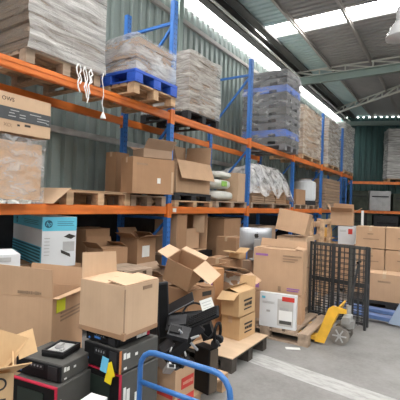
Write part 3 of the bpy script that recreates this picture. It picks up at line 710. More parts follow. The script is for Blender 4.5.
# open drive on top
r = thing('optical_drive', 'open black and silver drive tray lying on the slim desktop computer', 'drive', (f.loc.x+.02, f.loc.y+.02, f.top+.0015), f.rot+.15)
b = MB(); b.box((0, 0, .012), (.19, .15, .024)); b.build('drive_case', BLACK, r, .003)
b = MB(); b.box((0, .068, .031), (.19, .012, .014)); b.box((0, -.068, .031), (.19, .012, .014)); b.box((-.088, 0, .031), (.012, .124, .014)); b.box((.088, 0, .031), (.012, .124, .014)); b.build('tray_rim', BLACK2, r)
b = MB(); b.box((0, 0, .027), (.145, .11, .006)); b.box((.03, .03, .034), (.05, .03, .01)); b.box((-.04, -.03, .034), (.03, .02, .01)); dm = b.build('drive_mechanism', LGREY, r)
MB().lathe([(.026, .030), (.026, .038)], 20, c=(-.01, .01, 0)).build('spindle', SILVER, dm)
# second computer stack, under the middle carton
f = fit(121, 400, z0=.40, D=2.30, xl=86, xr=158, yt=375.5, t=0); zt2 = f.top; f.z0 = PZ+.002; f.H = zt2-f.z0; f.loc.z = f.z0
pallet('wooden pallet on the floor under the middle computer stack', f.loc.x, f.loc.y, 0, f.W, f.L, WOOD2, t=0)
desktop('large grey computer case with red corner, bottom of the middle stack', f, red=True)
f = fit(121, 374, z0=zt2+.010, D=2.30, xl=86, xr=158, yt=351, t=0); fT = f
r = desktop('grey-sided computer with sticky notes hanging on its front, middle stack', f, red=False, top=GREY)
q = MB(); q.box((-f.W/2-.012, -f.L/2-.003, f.H*.5), (.014, .006, f.H)); q.build('orange_edge', noisy('orange_edge', (.5, .17, .06), (5, 5, 5), .1, .5), r)
for (u, v, m, nm, tw) in ((.66, .30, SKYN, 'blue_sticky_note', .1), (.82, .45, YELLOW, 'yellow_sticky_note', -.5), (.80, .72, YELLOW, 'yellow_sticky_note', .15)):
    q = MB(); q.box((-f.W/2-.032-.004*u, f.L/2-u*f.L, f.H*(1-v)-.055), (.0015, .055, .085), Euler((tw, .12, 0))); o = q.build(nm, m, r); o['label'] = nm.replace('_', ' ')
f2 = fit(119, 351, z0=f.top+.006, D=2.34, xl=88, xr=150, yt=341, t=0); f2.H = .058
r = desktop('thin black mini computer directly below the middle open carton', f2, top=BLACK, extra=False)
for u_ in (.30, .12): MB().box((f2.W*u_, -f2.L/2-.002, .03), (.045, .003, .033)).build('white_sticker', PAPER, r)
q = MB(); q.box((f2.W*.42, -f2.L/2-.002, .03), (.03, .003, .04)); q.build('red_sticker', REDF, r)
q = MB(); q.box((-f2.W/2-.02, f2.L*.1, .03), (.006, .05, .014)); q.build('blue_ports', LEDB, r)
zc2 = f2.z0+f2.H+.002
f = fit(123.5, 341, z0=zc2, xl=80, xr=158, yt=287, t=2)
r = carton('middle open tan carton on the stack of black computers', f, CC, flaps={'B': 3, 'R': -84, 'L': -87, 'K': -89}, fl=.155)
w_, h_ = face_dims(f, 'R'); mark(r, f, 'R', .5, .07, .78, .14, FAINT, 'faded_print', off=.002)
q = MB(); q.box((-f.W/2-.001, -f.L/2-.001, f.H*.07), (.02, .02, f.H*.13)); q.build('corner_tape', BTAPE, r)
MB().box((0, -f.L/2-.0015, .016), (f.W, .0015, .028)).build('bottom_tape', BTAPE, r); MB().box((-f.W/2-.0015, 0, .016), (.0015, f.L, .028)).build('bottom_tape', BTAPE, r); MB().box((-f.W/2-.001, -f.L/2-.001, f.H*.55), (.006, .006, f.H*.8)).build('corner_slit', FAINT, r)
carton('white carton corner between the two computer stacks at the bottom edge', setbox(-1.60, 1.45, .002, .16, .11, .52, 8), WHITEC, tape=False)
# flat papers at the bottom edge
p = onZ(88, 397, .66)
# near bottom-left carton
f = fit(13, 400, z0=.002, D=1.72, L=.36, W=.34, yt=372, t=59); zt = f.top
pallet('wooden pallet under the bottom-left carton, mostly below the frame', f.loc.x, f.loc.y, 0, f.W, f.L, WOOD2, t=59)
f.z0 = PZ+.002; f.H = zt-f.z0; f.loc.z = f.z0
r = carton('open carton in the bottom-left corner with flaps spread', f, CP, flaps={}, fl=.19)
for nm, pts in (('flap', [(-4, 371, 1.80), (13, 372, 1.715), (32, 362, 1.60), (-4, 368, 1.52)]), ('flap', [(-8, 378, 1.9), (14, 361, 1.93), (29, 338, 2.0), (-8, 327, 1.96)]), ('flap', [(19, 360, 1.93), (37, 352, 2.05), (32, 329, 2.12), (16, 335, 2.02)])):
    o = MB().poly([onD(*p) for p in pts], .005).build(nm, CP, r); o.matrix_parent_inverse = (Matrix.Translation(f.loc) @ Matrix.Rotation(f.rot, 4, 'Z')).inverted()
b = MB(); b.tube([(.024*math.cos(2*PI*k/24), .024*math.sin(2*PI*k/24), 0) for k in range(25)], .004, 6); b.build('printed_ring', INK, r).data.transform(face_M(f, 'L', f.L-.055, f.H-.045, .002))
mark(r, f, 'L', .72, .16, .92, .175, INK, 'printed_bar', off=.002)
# blue platform trolley
def trolley():
    z = .84; A_, B_ = onZ(141, 349, z), onZ(231, 376.5, z); A_.z = B_.z = 0
    c = (A_+B_)/2; w = (B_-A_).length; ang = math.atan2(B_.y-A_.y, B_.x-A_.x)
    r = thing('platform_trolley', 'blue tubular handle of a platform trolley in the foreground', 'trolley', (c.x, c.y, 0), ang)
    R = .09; pts = [(-w/2, 0, .22)]
    pts += [(-w/2, 0, z-R)] + [(-w/2+R-R*math.cos(a), 0, z-R+R*math.sin(a)) for a in [rad(x) for x in (20, 45, 70, 90)]]
    pts += [(w/2-R+R*math.sin(a), 0, z-R+R*math.cos(a)) for a in [rad(x) for x in (0, 20, 45, 70)]] + [(w/2, 0, z-R), (w/2, 0, .22)]
    MB().tube(pts, .0140, 14).build('push_handle', BLUET, r, smooth=True)
    MB().tube([(-w/2, 0, z-.165), (w/2, 0, z-.165)], .0125, 12).build('cross_bar', BLUET, r, smooth=True)
    b = MB(); b.box((0, -.40, .20), (w+.1, .84, .04)); b.build('platform', BLUET, r, .006)
    for x in (-1, 1):
        for y in (-.08, -.72):
            cw = MB().lathe([(.05, -.016), (.06, -.01), (.06, .01), (.05, .016)], 18, 'X', (x*w*.42, y, .06)).build('caster_wheel', RUBBER, r)
            q = MB(); q.box((x*w*.42-.022, y, .11), (.004, .05, .14)); q.box((x*w*.42+.022, y, .11), (.004, .05, .14)); q.build('caster_fork', STEEL, cw)
trolley()

# ------------------------------------------------------------------ carton of components and the black heap
PB = (-2.22, 2.52)
pallet('wooden pallet under the red-printed carton and the computer parts', PB[0]+.02, PB[1], 0, .98, 1.2, WOOD)
f = fit(174.5, 405, z0=PZ+.004, D=2.62, xl=156.5, xr=194, yt=371.5, t=-4)
r = carton('open carton with red printing full of grey components', f, CA, flaps={}, fl=.1)
mark(r, f, 'R', .30, .22, .94, .46, RED, 'red_print_block', off=.003); mark(r, f, 'R', .12, .62, .98, .84, RED, 'red_print_block', off=.003)
smudge(r, f, 'R', .36, .34, .52, .09, 7, noisy('pale_red_ink', (.62, .28, .2), (5, 5, 5), .1, .6))
mark(r, f, 'L', .05, .42, .9, .62, RED, 'red_print_block', off=.003)
fC4 = f
def keyboard(label, loc, rot, w=.42, d=.14):
    r = thing('computer_keyboard', label, 'keyboard', loc, rot); MB().box((0, 0, .010), (w, d, .02)).build('keyboard_base', BLACK, r, .004)
    b = MB()
    for j in range(5):
        for i in range(15): b.box((-w/2+.02+i*(w-.04)/14, -d/2+.02+j*(d-.04)/4, .025), ((w-.04)/17, (d-.04)/5, .008))
    b.build('keys', BLACK, r); return r
def monitor(label, loc, rot, w=.50, h=.31, back=False, stand=True):
    r = thing('flat_monitor', label, 'monitor', loc, rot); MB().box((0, 0, 0), (w, .028, h)).build('monitor_case', BLACK2, r, .006)
    MB().box((0, -.0155, 0), (w-.03, .003, h-.03)).build('screen', BLACK, r)
    q = MB(); q.box((0, .026, 0), (w*.5, .024, h*.5)); q.build('rear_bulge', BLACK2, r, .008)
    if stand:
        q = MB(); q.box((0, .05, -h*.45), (.06, .02, h*.8)); q.build('stand_neck', BLACK2, r, .004)
    return r
def stand(label, loc, rot, mat=None, s=1):
    r = thing('monitor_stand', label, 'monitor stand', loc, rot); mat = mat or BLACK2
    MB().lathe([(.125*s, 0), (.12*s, .012), (.03*s, .018)], 24).build('base_plate', BLACK, r)
    MB().box((0, .02, .16*s), (.07*s, .03, .29*s), Euler((.12, 0, 0))).build('neck', mat, r, .006)
    MB().box((0, -.01, .30*s), (.12*s, .02, .10*s)).build('mount_plate', SILVER, r, .004); return r
def phone(label, loc, rot, mat=None):
    r = thing('desk_phone', label, 'phone', loc, rot); b = MB(); b.box((0, 0, .03), (.18, .2, .05), Euler((.2, 0, 0))); b.build('phone_body', mat or BLACK2, r, .008)
    b = MB(); b.box((-.065, 0, .075), (.05, .2, .03)); b.build('handset', BLACK, r, .01)
    b = MB()
    for i in range(3):
        for j in range(4): b.box((.0+i*.03, -.06+j*.025, .058+.006*j-.004), (.018, .014, .01))
    b.build('buttons', LGREY, r); return r
# tall tower standing at the right of the red-printed carton
f = fit(208, 388, z0=PZ+.004, D=2.95, xl=194, xr=217, yt=350, t=-12)
r = thing('computer_tower', 'black computer tower standing right of the red-printed carton', 'computer', f.loc, f.rot)
MB().box((0, 0, f.H/2), (f.W, f.L, f.H)).build('case', BLACK, r, .004); MB().box((f.W*.05, -f.L/2-.003, f.H*.5), (f.W*.9, .006, f.H*.94)).build('side_panel', noisy('brownish_panel', (.10, .075, .055), (5, 5, 5), .1, .6), r)
# tall dark monitor standing edge-on behind the middle carton
f = fit(160, 338, z0=.60, D=3.0, xl=156, xr=168, yt=285, t=-10, L=.06)
# heap base: a low case the parts lie on
hb = (-2.28, 2.72)
r = thing('black_equipment_case', 'black case buried under the heap of computer parts', 'case', (-2.42, 2.74, PZ+.004), rad(70))
MB().grid_box((.52, .46, .34), 3, .003, 5, 2).build('case_body', BLACK, r); MB().box((0, -.236, .26), (.4, .01, .03)).build('case_rim', BLACK2, r)
zh = PZ+.35
def at(px, py, D): return onD(px, py, D)
def put(o, M): o.matrix_world = M; return o
put(monitor('dark monitor standing on edge behind the middle open carton', (0, 0, 0), 0, .10, .42, stand=False), pose(162.5, 310, 2.92, (1, .05), (.03, 1), .55))
MB().box((0, .02, -.43), (.05, .02, .45)).build('stand_pole', BLACK, bpy.data.objects['flat_monitor'])
def laptop(label, M, w, d):
    r = put(thing('laptop_lid', label, 'laptop'), M); ld = MB().box((0, 0, 0), (w, d, .012)).build('lid', BLACK, r, .003); MB().box((0, -d/2-.001, .003), (w, .004, .006)).build('lid_edge', SILVER, ld); return r
laptop('thin black laptop lid propped up at a slant over the heap', pose(181, 303, 3.0, (26, 14), (-6, 12), .03, -2.5), .215, .17)
def device(label, name, cat, M, s, mat, capmat=None, capname='top_cover', cap=None):
    r = put(thing(name, label, cat), M); MB().grid_box(s, 3, .004, 8, len(label), (0, 0, -s[2]/2)).build('device_body', mat, r)
    if capmat:
        c = cap or (.5, .6); MB().box((-s[0]*.18, 0, s[2]/2+.006), (s[0]*c[0], s[1]*c[1], .010)).build(capname, capmat, r, .003)
    return r
device('flat black scanner with a grey lid on top of the heap', 'flatbed_scanner', 'scanner', pose(185, 322, 2.88, (55, 8), (-3, 12), -.25*40, -9), (.27, .15, .05), BLACK, BLACK2)
put(keyboard('black keyboard leaning on the right end of the flat scanner', (0, 0, 0), 0, .26, .12), pose(203, 319, 2.74, (22, 11), (-4, 11), -5, -4))
device('dark grey device with rounded top lying below the flat scanner', 'phone_base', 'phone', pose(179, 333, 2.68, (40, -8), (3, 12), -6, -8), (.15, .10, .045), BLACK2, BLACK)
device('black wedge-shaped monitor back resting on the components carton', 'tipped_monitor', 'monitor', pose(174, 346, 2.70, (26, 20), (-12, 16), 6, -8), (.20, .16, .06), BLACK, BLACK2)
device('black panel tilted up in the centre of the heap', 'speaker_panel', 'speaker', pose(193, 331, 2.74, (16, -16), (14, 16), 4, -3), (.10, .03, .13), BLACK2)
def bracket(label, M, s=1):
    r = put(thing('display_mount', label, 'monitor arm'), M)
    MB().bar((-.07*s, 0, .07*s), (.06*s, 0, -.07*s), .016*s).build('arm', SILVER, r, .003); MB().bar((-.015*s, 0, .0), (.07*s, .0, .03*s), .014*s).build('arm', LGREY, r, .003); MB().lathe([(.018*s, -.012), (.02*s, 0), (.018*s, .012)], 14, 'Y', (.0, 0, 0)).build('joint', BLACK, r); return r
bracket('silver monitor arm crossing the middle of the heap', pose(189, 340, 2.66, (10, 0), (0, 10)), 1.0)
device('black lump of plastic behind the silver arm in the heap', 'plastic_casing', 'casing', pose(207, 330, 3.06, (12, 4), (-4, 12), -2), (.09, .10, .12), BLACK)
p = at(219, 333, 3.05)
r = put(thing('headset', 'black curved headset at the right edge of the heap', 'headset'), pose(217.5, 333, 2.98, (3, 1), (1, 10), 6))
MB().tube([(.06*math.cos(a), 0, .08*math.sin(a)) for a in [rad(x) for x in range(-60, 241, 20)]], .012, 8).build('headband', BLACK, r)
for s_ in (-1, 1): MB().lathe([(.03, -.015), (.035, 0), (.03, .015)], 14, 'X', (s_*.04, 0, -.07)).build('ear_pad', BLACK2, r)
r = put(thing('paper_card', 'pale grey square card standing on top of the heap', 'card'), pose(207.5, 306, 2.86, (11, 3), (-4.5, 11.5), 3, 2))
MB().box((0, 0, 0), (.095, .003, .105)).build('card_sheet', PAPER, r)
for k in range(4): MB().box((0, -.0022, .03-k*.02), (.07-.01*(k % 2), .0008, .004)).build('printed_line', LGREY, r)
def cable(label, pts, rr=.006, mat=None):
    P = [at(*q) for q in pts]; sm = []
    for i in range(len(P)-1):
        a0 = P[max(i-1, 0)]; a1 = P[i]; a2 = P[i+1]; a3 = P[min(i+2, len(P)-1)]
        for k in range(6):
            t = k/6; sm.append(.5*((2*a1)+(a2-a0)*t+(2*a0-5*a1+4*a2-a3)*t*t+(3*a1-a0-3*a2+a3)*t**3))
    sm.append(P[-1]); return tag(MB().tube(sm, rr, 8).build('computer_cable', mat or BLACK, smooth=True), label, 'cable')
cable('black cable looping behind the pale card on the heap', [(182, 314, 2.9), (187, 306, 2.95), (195, 303, 3.0), (203, 306, 3.0), (206, 312, 2.98)], .008)
cable('grey cable hooked over the components carton', [(170, 352, 2.62), (173, 345, 2.66), (178, 343, 2.7), (183, 347, 2.68), (186, 356, 2.62)], .006, LGREY)
cable('black cable draped at the right side of the heap', [(200, 330, 2.9), (208, 338, 2.95), (214, 333, 3.0), (218, 342, 3.02), (220, 346, 3.0)], .008)
# grey components inside the carton
for i, (px, py, D, s, ro, m, lab) in enumerate((
    (164, 364, 2.66, (.10, .02, .12), (.5, .5, .2), SILVER, 'silver panel tilted in the red-printed carton'),
    (169, 369, 2.62, (.06, .03, .10), (.8, .2, .9), LGREY, 'light grey adapter at the front of the red-printed carton'),
    (176, 362, 2.72, (.10, .10, .03), (.9, .4, .3), BLACK2, 'dark adapter block in the middle of the red-printed carton'),
    (184, 361, 2.74, (.04, .14, .03), (.3, .9, .5), BLACK, 'black power brick at the right of the red-printed carton'),
    (163, 355, 2.74, (.02, .02, .10), (.2, .2, 0), LGREY, 'small white plug rising from the red-printed carton'))):
    p = at(px, py, D); r = thing('computer_component', lab, 'component', (p.x, p.y, p.z), ro)
    MB().box((0, 0, 0), s).build('component_body', m, r, .004); MB().box((0, 0, s[2]/2+.003), (s[0]*.6, s[1]*.6, .006)).build('component_cap', BLACK if m is not BLACK else BLACK2, r)

# ------------------------------------------------------------------ carton pile behind the heap
pallet('wooden board-topped pallet carrying the two golden cartons', -2.32, 3.69, 0, .82, 1.22, DWOOD)
bt = MB(); bt.box((-2.32, 3.69, PZ+.006), (1.24, .84, .010)); tag(bt.build('plywood_board', PLY), 'plywood board lying on the pallet under the golden cartons', 'board')
f = fit(239, 341, z0=PZ+.013, xl=221.5, xr=255, yt=318, t=-4); fO = f
def stamp(r, f): 
    mark(r, f, 'R', .28, .32, .78, .40, INK, 'printed_bar', off=.004); smudge(r, f, 'R', .30, .54, .46, .17, 4, INK); mark(r, f, 'R', .3, .7, .76, .76, INK, 'printed_bar', off=.004)
r = carton('golden carton with black stamp at the bottom of the pair', f, CP); stamp(r, f)
f = fit(238.5, 318, z0=f.top+.012, D=None, xl=221.5, xr=255, yt=294, t=-2)
r = carton('golden open carton with black stamp on top of its twin', f, CP, flaps={'K': 10, 'B': -60, 'R': -75, 'L': 120}, fl=.13); stamp(r, f); fO2 = f
q = MB(); q.box((0, -f.L/2-.002, f.H*.5), (.06, .002, f.H)) if False else None
# N1 carton below the tilted one
f = fit(187, 340, z0=PZ+.013, D=4.0, xl=167, xr=207, yt=291, t=-12); f.W = .40; f.L = .36; f.H = .53; f.loc = f.p+f.r*.2+f.l*.18; f.top = f.z0+f.H
N1 = carton('brown carton with printed mark under the tilted open carton', f, CB, flaps={'B': -70, 'R': -83, 'L': -80, 'K': -83}, fl=.17); mark(N1, f, 'R', .5, .05, .85, .14, INK, 'printed_mark', off=.003)
zN = f.top+.02; fN = f
# tilted open carton
r = thing('cardboard_carton', 'tilted open carton with wide flaps on top of the brown pile', 'carton')
Mx = pose(187, 291.6, 3.80, (26, -11), (5, 22.5), -10.5, -7.5); W, L, H = .29, .28, .24
put(r, Mx @ Matrix.Translation((-W/2, L/2, H/2))); th = .006; b = MB()
b.box((0, 0, -H/2+th/2), (W, L, th))
for s_ in (-1, 1): b.box((s_*(W/2-th/2), 0, 0), (th, L, H)); b.box((0, s_*(L/2-th/2), 0), (W-2*th, th, H))
b.build('body', CB, r)
def flap3(o, d, e, w, n, mat=CC, par=None, cut=.01):
    o, d, e = Vector(o), Vector(d).normalized(), Vector(e); q = MB(); q.poly([o-e*w/2, o+e*w/2, o+e*(w/2-cut)+d*n, o-e*(w/2-cut)+d*n], .005); q.build('flap', mat, par)
flap3((-W/2, -.02, H/2+.002), (-1, 0, .06), (0, 1, 0), L*.92, .13, CC, r); flap3((W/2, 0, H/2+.002), (1, 0, -.30), (0, 1, 0), L*1.0, .21, CC, r)
flap3((0, L/2, H/2+.002), (0, .8, .03), (1, 0, 0), W, .09, CC, r); flap3((0, -L/2, H/2-.004), (0, .05, -1), (1, 0, 0), W*.9, .10, CB, r)
# striped orange carton
f = fit(213, 320, z0=PZ+.013, D=4.36, xl=203, xr=223, yt=270, t=-4)
r = carton('narrow orange-brown carton with a purple stripe behind the tilted carton', f, CD, tape=False); mark(r, f, 'L', .72, .0, .86, 1, PURPLE, 'purple_stripe', off=.004); mark(r, f, 'L', .1, .1, .62, .3, PAPER, 'white_label', off=.004)
fS = f
f = fit(222, 285, z0=fS.top+.012, D=4.2, xl=202, xr=238, yt=272, t=-14, H=.08)
# carton holding loose printed items
f = setbox(-2.30, 4.26, .002, .22, .50, .77, 0)
r = carton('open carton with drooping flap holding black and white wrapping', f, CA, flaps={'R': 118, 'B': -60, 'K': -70, 'L': 75}, fl=.18)
b = MB(); b.grid_box((.22, .44, .12), 6, .04, 14, 3, (0, 0, .63)); o = b.build('printed_wrapping', PAPER, r)
b = MB()
for k in range(7): b.box((-.1+.035*k, -.06+.03*(k % 3), .785), (.03, .10, .012), Euler((.2, .3, k)))
b.build('dark_print', INK, r)
# small pale open box above
f = setbox(-2.63, 4.70, .002, .34, .36, .86, 0); carton('tall brown carton under the small pale open box', f, CB)
f = fit(239, 266, z0=f.top+.012, D=5.18, xl=229, xr=245.5, yt=254, t=-10); carton('small pale open box left of the silver computer', f, CP, flaps={'L': 80, 'B': 88, 'K': 60}, fl=.12)
f = setbox(-3.24, 4.12, .002, .44, .40, .66, 0); carton('brown open carton at floor level in front of the first blue upright', f, CE, flaps={'B': 40, 'L': 60, 'K': -60}, fl=.12)
f = setbox(-3.22, 3.40, .002, .45, .46, .68, -4); carton('brown carton under a pallet behind the middle open carton', f, CB)
pallet('small wooden pallet lying on a carton behind the middle open carton', -3.20, 3.38, .690, .42, .46, WOOD2, t=-4, H=.13)

# ------------------------------------------------------------------ silver all-in-one computer
f = setbox(-2.27, 5.21, PZ+.004, .34, .48, .66, 1); carton('plain carton underneath the silver all-in-one computer', f, CE)
p = at(255.5, 243, 5.55); r = thing('all_in_one_computer', 'silver all-in-one computer seen from behind on the carton pile', 'computer', (p.x, p.y, .828), YAW+rad(4))
b = MB(); n = 12; W, H = .46, .32
vs = []
for j in range(n+1):
    row = []
    for i in range(n+1):
        x = (i/n-.5)*2; z = (j/n-.5)*2; row.append(b.bm.verts.new((x*W/2, -.045*(1-abs(x)**3)*(1-abs(z)**3), .13+H/2+z*H/2)))
    vs.append(row)
for j in range(n):
    for i in range(n): b.bm.faces.new((vs[j][i], vs[j][i+1], vs[j+1][i+1], vs[j+1][i]))
b.box((0, .006, .13+H/2), (W, .01, H)); b.build('computer_shell', SILVER, r, smooth=False)
MB().box((0, .0125, .13+H/2), (W-.02, .002, H-.02)).build('screen', BLACK, r)
b = MB(); b.box((0, -.085, .15), (.085, .012, .29), Euler((.20, 0, 0))); b.box((0, -.04, .005), (.16, .15, .01)); b.build('foot_stand', LGREY, r)
b = MB(); b.poly([(.036*x, -.049, .13+H*.66+.036*z) for x, z in ((0, -.85), (.3, -1), (.65, -.75), (.85, -.25), (.62, .0), (.68, .45), (.85, .6), (.5, .72), (.05, .6), (-.4, .74), (-.8, .4), (-.85, -.1), (-.62, -.7), (-.3, -1))], .004)
b.poly([(.036*x, -.049, .13+H*.66+.036*z) for x, z in ((.0, .75), (.1, 1.1), (.38, 1.3), (.3, .95))], .004); b.build('fruit_logo', INK, r)

# ------------------------------------------------------------------ pallet with the white printer carton and the big purple-print carton
pallet('wooden pallet carrying the white printer carton', -1.88, 4.90, 0, .98, 1.06, WOOD2, t=1, base=True)
f = fit(295.5, 331, z0=PZ+.003, xl=259.5, xr=298, yt=296.5, t=8); f.W = .07; f.loc = f.p+f.r*.035+f.l*(f.L/2)
r = carton('white printer carton with red label standing on the pallet', f, WHITEC, tape=False, amp=.002); fP = f
pp = mark(r, f, 'L', .50, .14, .92, .92, noisy('pale_grey_print', (.50, .49, .47), (5, 5, 5), .15, .6), 'picture_panel', off=.002); mark(r, f, 'L', .62, .06, .95, .19, RED, 'red_label', off=.004)
mark(pp, f, 'L', .54, .46, .9, .76, WHITE, 'pictured_printer', off=.004); mark(pp, f, 'L', .56, .76, .88, .86, GREY, 'pictured_printer_base', off=.004); mark(pp, f, 'L', .56, .38, .8, .47, LGREY, 'pictured_printer_lid', off=.004)
mark(r, f, 'L', .06, .10, .16, .17, CYAN, 'small_logo', off=.003); mark(r, f, 'L', .08, .25, .42, .32, LGREY, 'small_print', off=.003, lines=(3, .4)); mark(r, f, 'L', .2, .5, .3, .56, LGREY, 'small_print', off=.003)
fl_ = fit(301, 325, z0=PZ+.003, D=4.80, xl=254, yt=297, t=8, W=.27)
r = carton('brown carton behind the white printer carton', fl_, CA)
f = fit(302, 294, z0=fl_.top+.012, D=4.80, xl=253.5, yt=251.5, t=8, W=.29); f6 = f
r = carton('big tan carton with purple print and raised back flap', f, CA, flaps={'K': (14, .10), 'L': -86, 'R': -80, 'B': -84}, fl=.11)
for (u0, v0, u1, v1) in ((.04, .12, .30, .17), (.60, .12, .97, .16), (.60, .19, .90, .22), (.60, .25, .84, .275)): mark(r, f, 'L', u0, v0, u1, v1, FAINT if u0 > .1 else PURPLE, 'printed_line', off=.003)
mark(r, f, 'L', .03, .72, .13, .93, PURPLE, 'purple_print', off=.003); mark(r, f, 'L', .70, .86, .95, .95, PURPLE, 'purple_print', off=.003, lines=(2, .6)); mark(r, f, 'L', .52, .84, .58, .96, FAINT, 'printed_mark', off=.003)
tag(MB().box((0, 0, .004), (.16, .05, .008), Euler((0, 0, .5))).build('paper_scrap', PAPER, loc=(-1.47, 4.28, 0.001)), 'torn white scrap on the floor by the pallet corner', 'scrap')
# tilted cartons behind
pallet('wooden floor pallet under the leaning stack of cartons', -2.24, 6.07, 0, .84, .98, WOOD2)
f = fit(305.5, 300, z0=PZ+.003, D=5.62, xl=276, xr=313, yt=269, t=4); fK = f
carton('lowest carton of the leaning stack beside the mesh cage', f, CC)
f = fit(305.5, 269, z0=f.top+.012, D=5.62, xl=276.5, xr=314, yt=238, t=2); carton('second carton from the top in the leaning stack', f, CC); fK2 = f
# the topmost leans down to the right
r = thing('cardboard_carton', 'topmost carton tilted sideways on the leaning stack', 'carton')
W, L, H = .44, .30, .315; put(r, pose(304.8, 235.5, 5.60, (26, -5.6), (5.0, 21), -13) @ Matrix.Translation((-W/2, L/2, H/2)))
MB().grid_box((W, L, H), 5, .004, 4, 31, (0, 0, -H/2)).build('body', CA, r); MB().box((0, 0, H/2+.004), (W+.01, .05, .002)).build('tape', FILMTAPE, r)
# ------------------------------------------------------------------ mesh cage, folded flat, standing in the aisle
A_, B_ = onZ(366, 331, 0), Vector((-1.74, 5.69, 0)); d = B_-A_; w = d.length; ang = math.atan2(-d.y, -d.x)
r = thing('mesh_pallet_cage', 'black wire mesh cage folded flat beside the leaning carton stack', 'mesh cage', (B_.x, B_.y, 0), ang); Hc = 1.10
for k, x in enumerate((.02, .36, .62, w-.02)):
    MB().box((x, 0, Hc/2), (.028 if k in (0, 3) else .04, .03, Hc)).build('upright', DSTEEL if k != 2 else GREY, r)
MB().box((w/2, 0, Hc-.02), (w-.07, .03, .035)).build('top_rail', GREY, r); MB().box((w/2, 0, .08), (w-.07, .03, .035)).build('bottom_rail', DSTEEL, r); MB().box((w/2, .03, .58), (w, .02, .05)).build('middle_rail', DSTEEL, r)
for nm, y, off in (('front_mesh', -.018, 0), ('rear_mesh', .10, .035)):
    b = MB(); nv, nh = 12, 14
    for i in range(nv): b.box((.03+off+(w-.06-off)*i/(nv-1), y, Hc/2+.02), (.010, .009, Hc-.06))
    for j in range(nh): b.box((w/2, y+.007, .08+(Hc-.12)*j/(nh-1)), (w-.03, .008, .009))
    b.build(nm, DSTEEL, r)
b = MB()
for x in (.02, .4, w-.03): b.box((x, .10, Hc/2), (.03, .03, Hc-.04))
b.build('rear_frame', DSTEEL, r)
# ------------------------------------------------------------------ yellow pallet jack
c = onZ(320, 346, 0); r = thing('pallet_jack', 'yellow pallet jack with grey pump beside the printer pallet', 'pallet jack', (-1.275, 4.665, 0), rad(1))
for s_ in (0, 1):
    b = MB(); b.box((-.40, .02+s_*.44, .060), (.78, .14, .045)); b.build('fork', YJ, r, .006)
b = MB(); b.poly([(-.05, -.06, .03), (.065, -.06, .03), (.21, -.06, .40), (.30, -.06, .41), (.30, -.06, .46), (.15, -.06, .48), (.10, -.06, .44)], .012)
b.bar((.03, .27, .09), (.19, .27, .45), .30, .02, (1, 0, 0)); b.build('chassis', YJ, r, .003)
b = MB(); b.lathe([(.05, .18), (.05, .34), (.03, .35), (.03, .45)], 16, c=(.27, .20, 0)); b.box((.27, .20, .24), (.14, .12, .08)); b.box((.27, .10, .30), (.08, .10, .07)); b.build('hydraulic_pump', STEEL, r)
for y in (.10, .34):
    q = MB(); q.lathe([(.078, -.03), (.105, -.028), (.105, .028), (.078, .03)], 28, 'Y', (.20, y, .105)); sw = q.build('steer_wheel', POLYU, r)
    q = MB()
    for k in range(6): q.box((.20+.045*math.cos(k*PI/3), y-.034, .105+.045*math.sin(k*PI/3)), (.07, .006, .016), Euler((0, -k*PI/3, 0)))
    q.lathe([(.022, -.04), (.022, -.034)], 14, 'Y', (.20, y, .105)); q.build('wheel_spokes', LGREY, sw)
MB().tube([(.27, .20, .36), (.30, .22, .60), (.36, .25, .95)], .014, 8).build('drawbar', DSTEEL, r); MB().tube([(.36, .17, .965), (.36, .33, .965)], .016, 8).build('grip', BLACK, r)
# ------------------------------------------------------------------ cartons on the right
pallet('wooden pallet under the far right rows of cartons', -1.0, 7.68, 0, .62, 1.06, WOOD2, t=6)
rows = [(.155, .37), (.54, .37), (.925, .37)]
names = [['bottom tan carton at the back, left of the right-hand rows', 'bottom tan carton at the back, right of the right-hand rows'],
         ['middle-row tan carton at left in the right-hand rows', 'middle-row tan carton at right in the right-hand rows'],
         ['top-row tan carton at left in the right-hand rows', 'top-row tan carton at the right edge of the photo']]
for k, (z, h) in enumerate(rows):
    z = PZ+.004+k*.385; f = fit(385, 240, z0=z, D=6.75, xl=356, xr=396, H=.37, t=6, W=.5); 
    if k == 1: pass
    r = carton(names[k][0], f, CA); mark(r, f, 'L', .4, .3, .6, .36, FAINT, 'faint_print'); mark(r, f, 'L', .25, .55, .8, .6, FAINT, 'faint_print')
    g = Fit(); g.__dict__.update(f.__dict__); g.loc = f.loc - f.l*(f.L+.012); r = carton(names[k][1], g, CA); mark(r, g, 'L', .4, .45, .7, .5, FAINT, 'faint_print')
f = fit(400, 300, z0=.16, D=6.0, xl=368, xr=408, yt=276, t=6, W=.42)
pb = f.loc
r = plastic_pallet('black plastic pallet under the near right-hand cartons', f.loc.x+.1, f.loc.y+.03, .0, .5, 1.15, BLKP, t=6, H=.15)
r = carton('lone tan carton in front of the right-hand rows, nearest the blue jack', f, CA); mark(r, f, 'L', .3, .25, .7, .32, FAINT, 'faint_print')
g = Fit(); g.__dict__.update(f.__dict__); g.loc = f.loc - f.l*(f.L+.012); carton('tan carton at the right edge just behind the blue jack', g, CA)
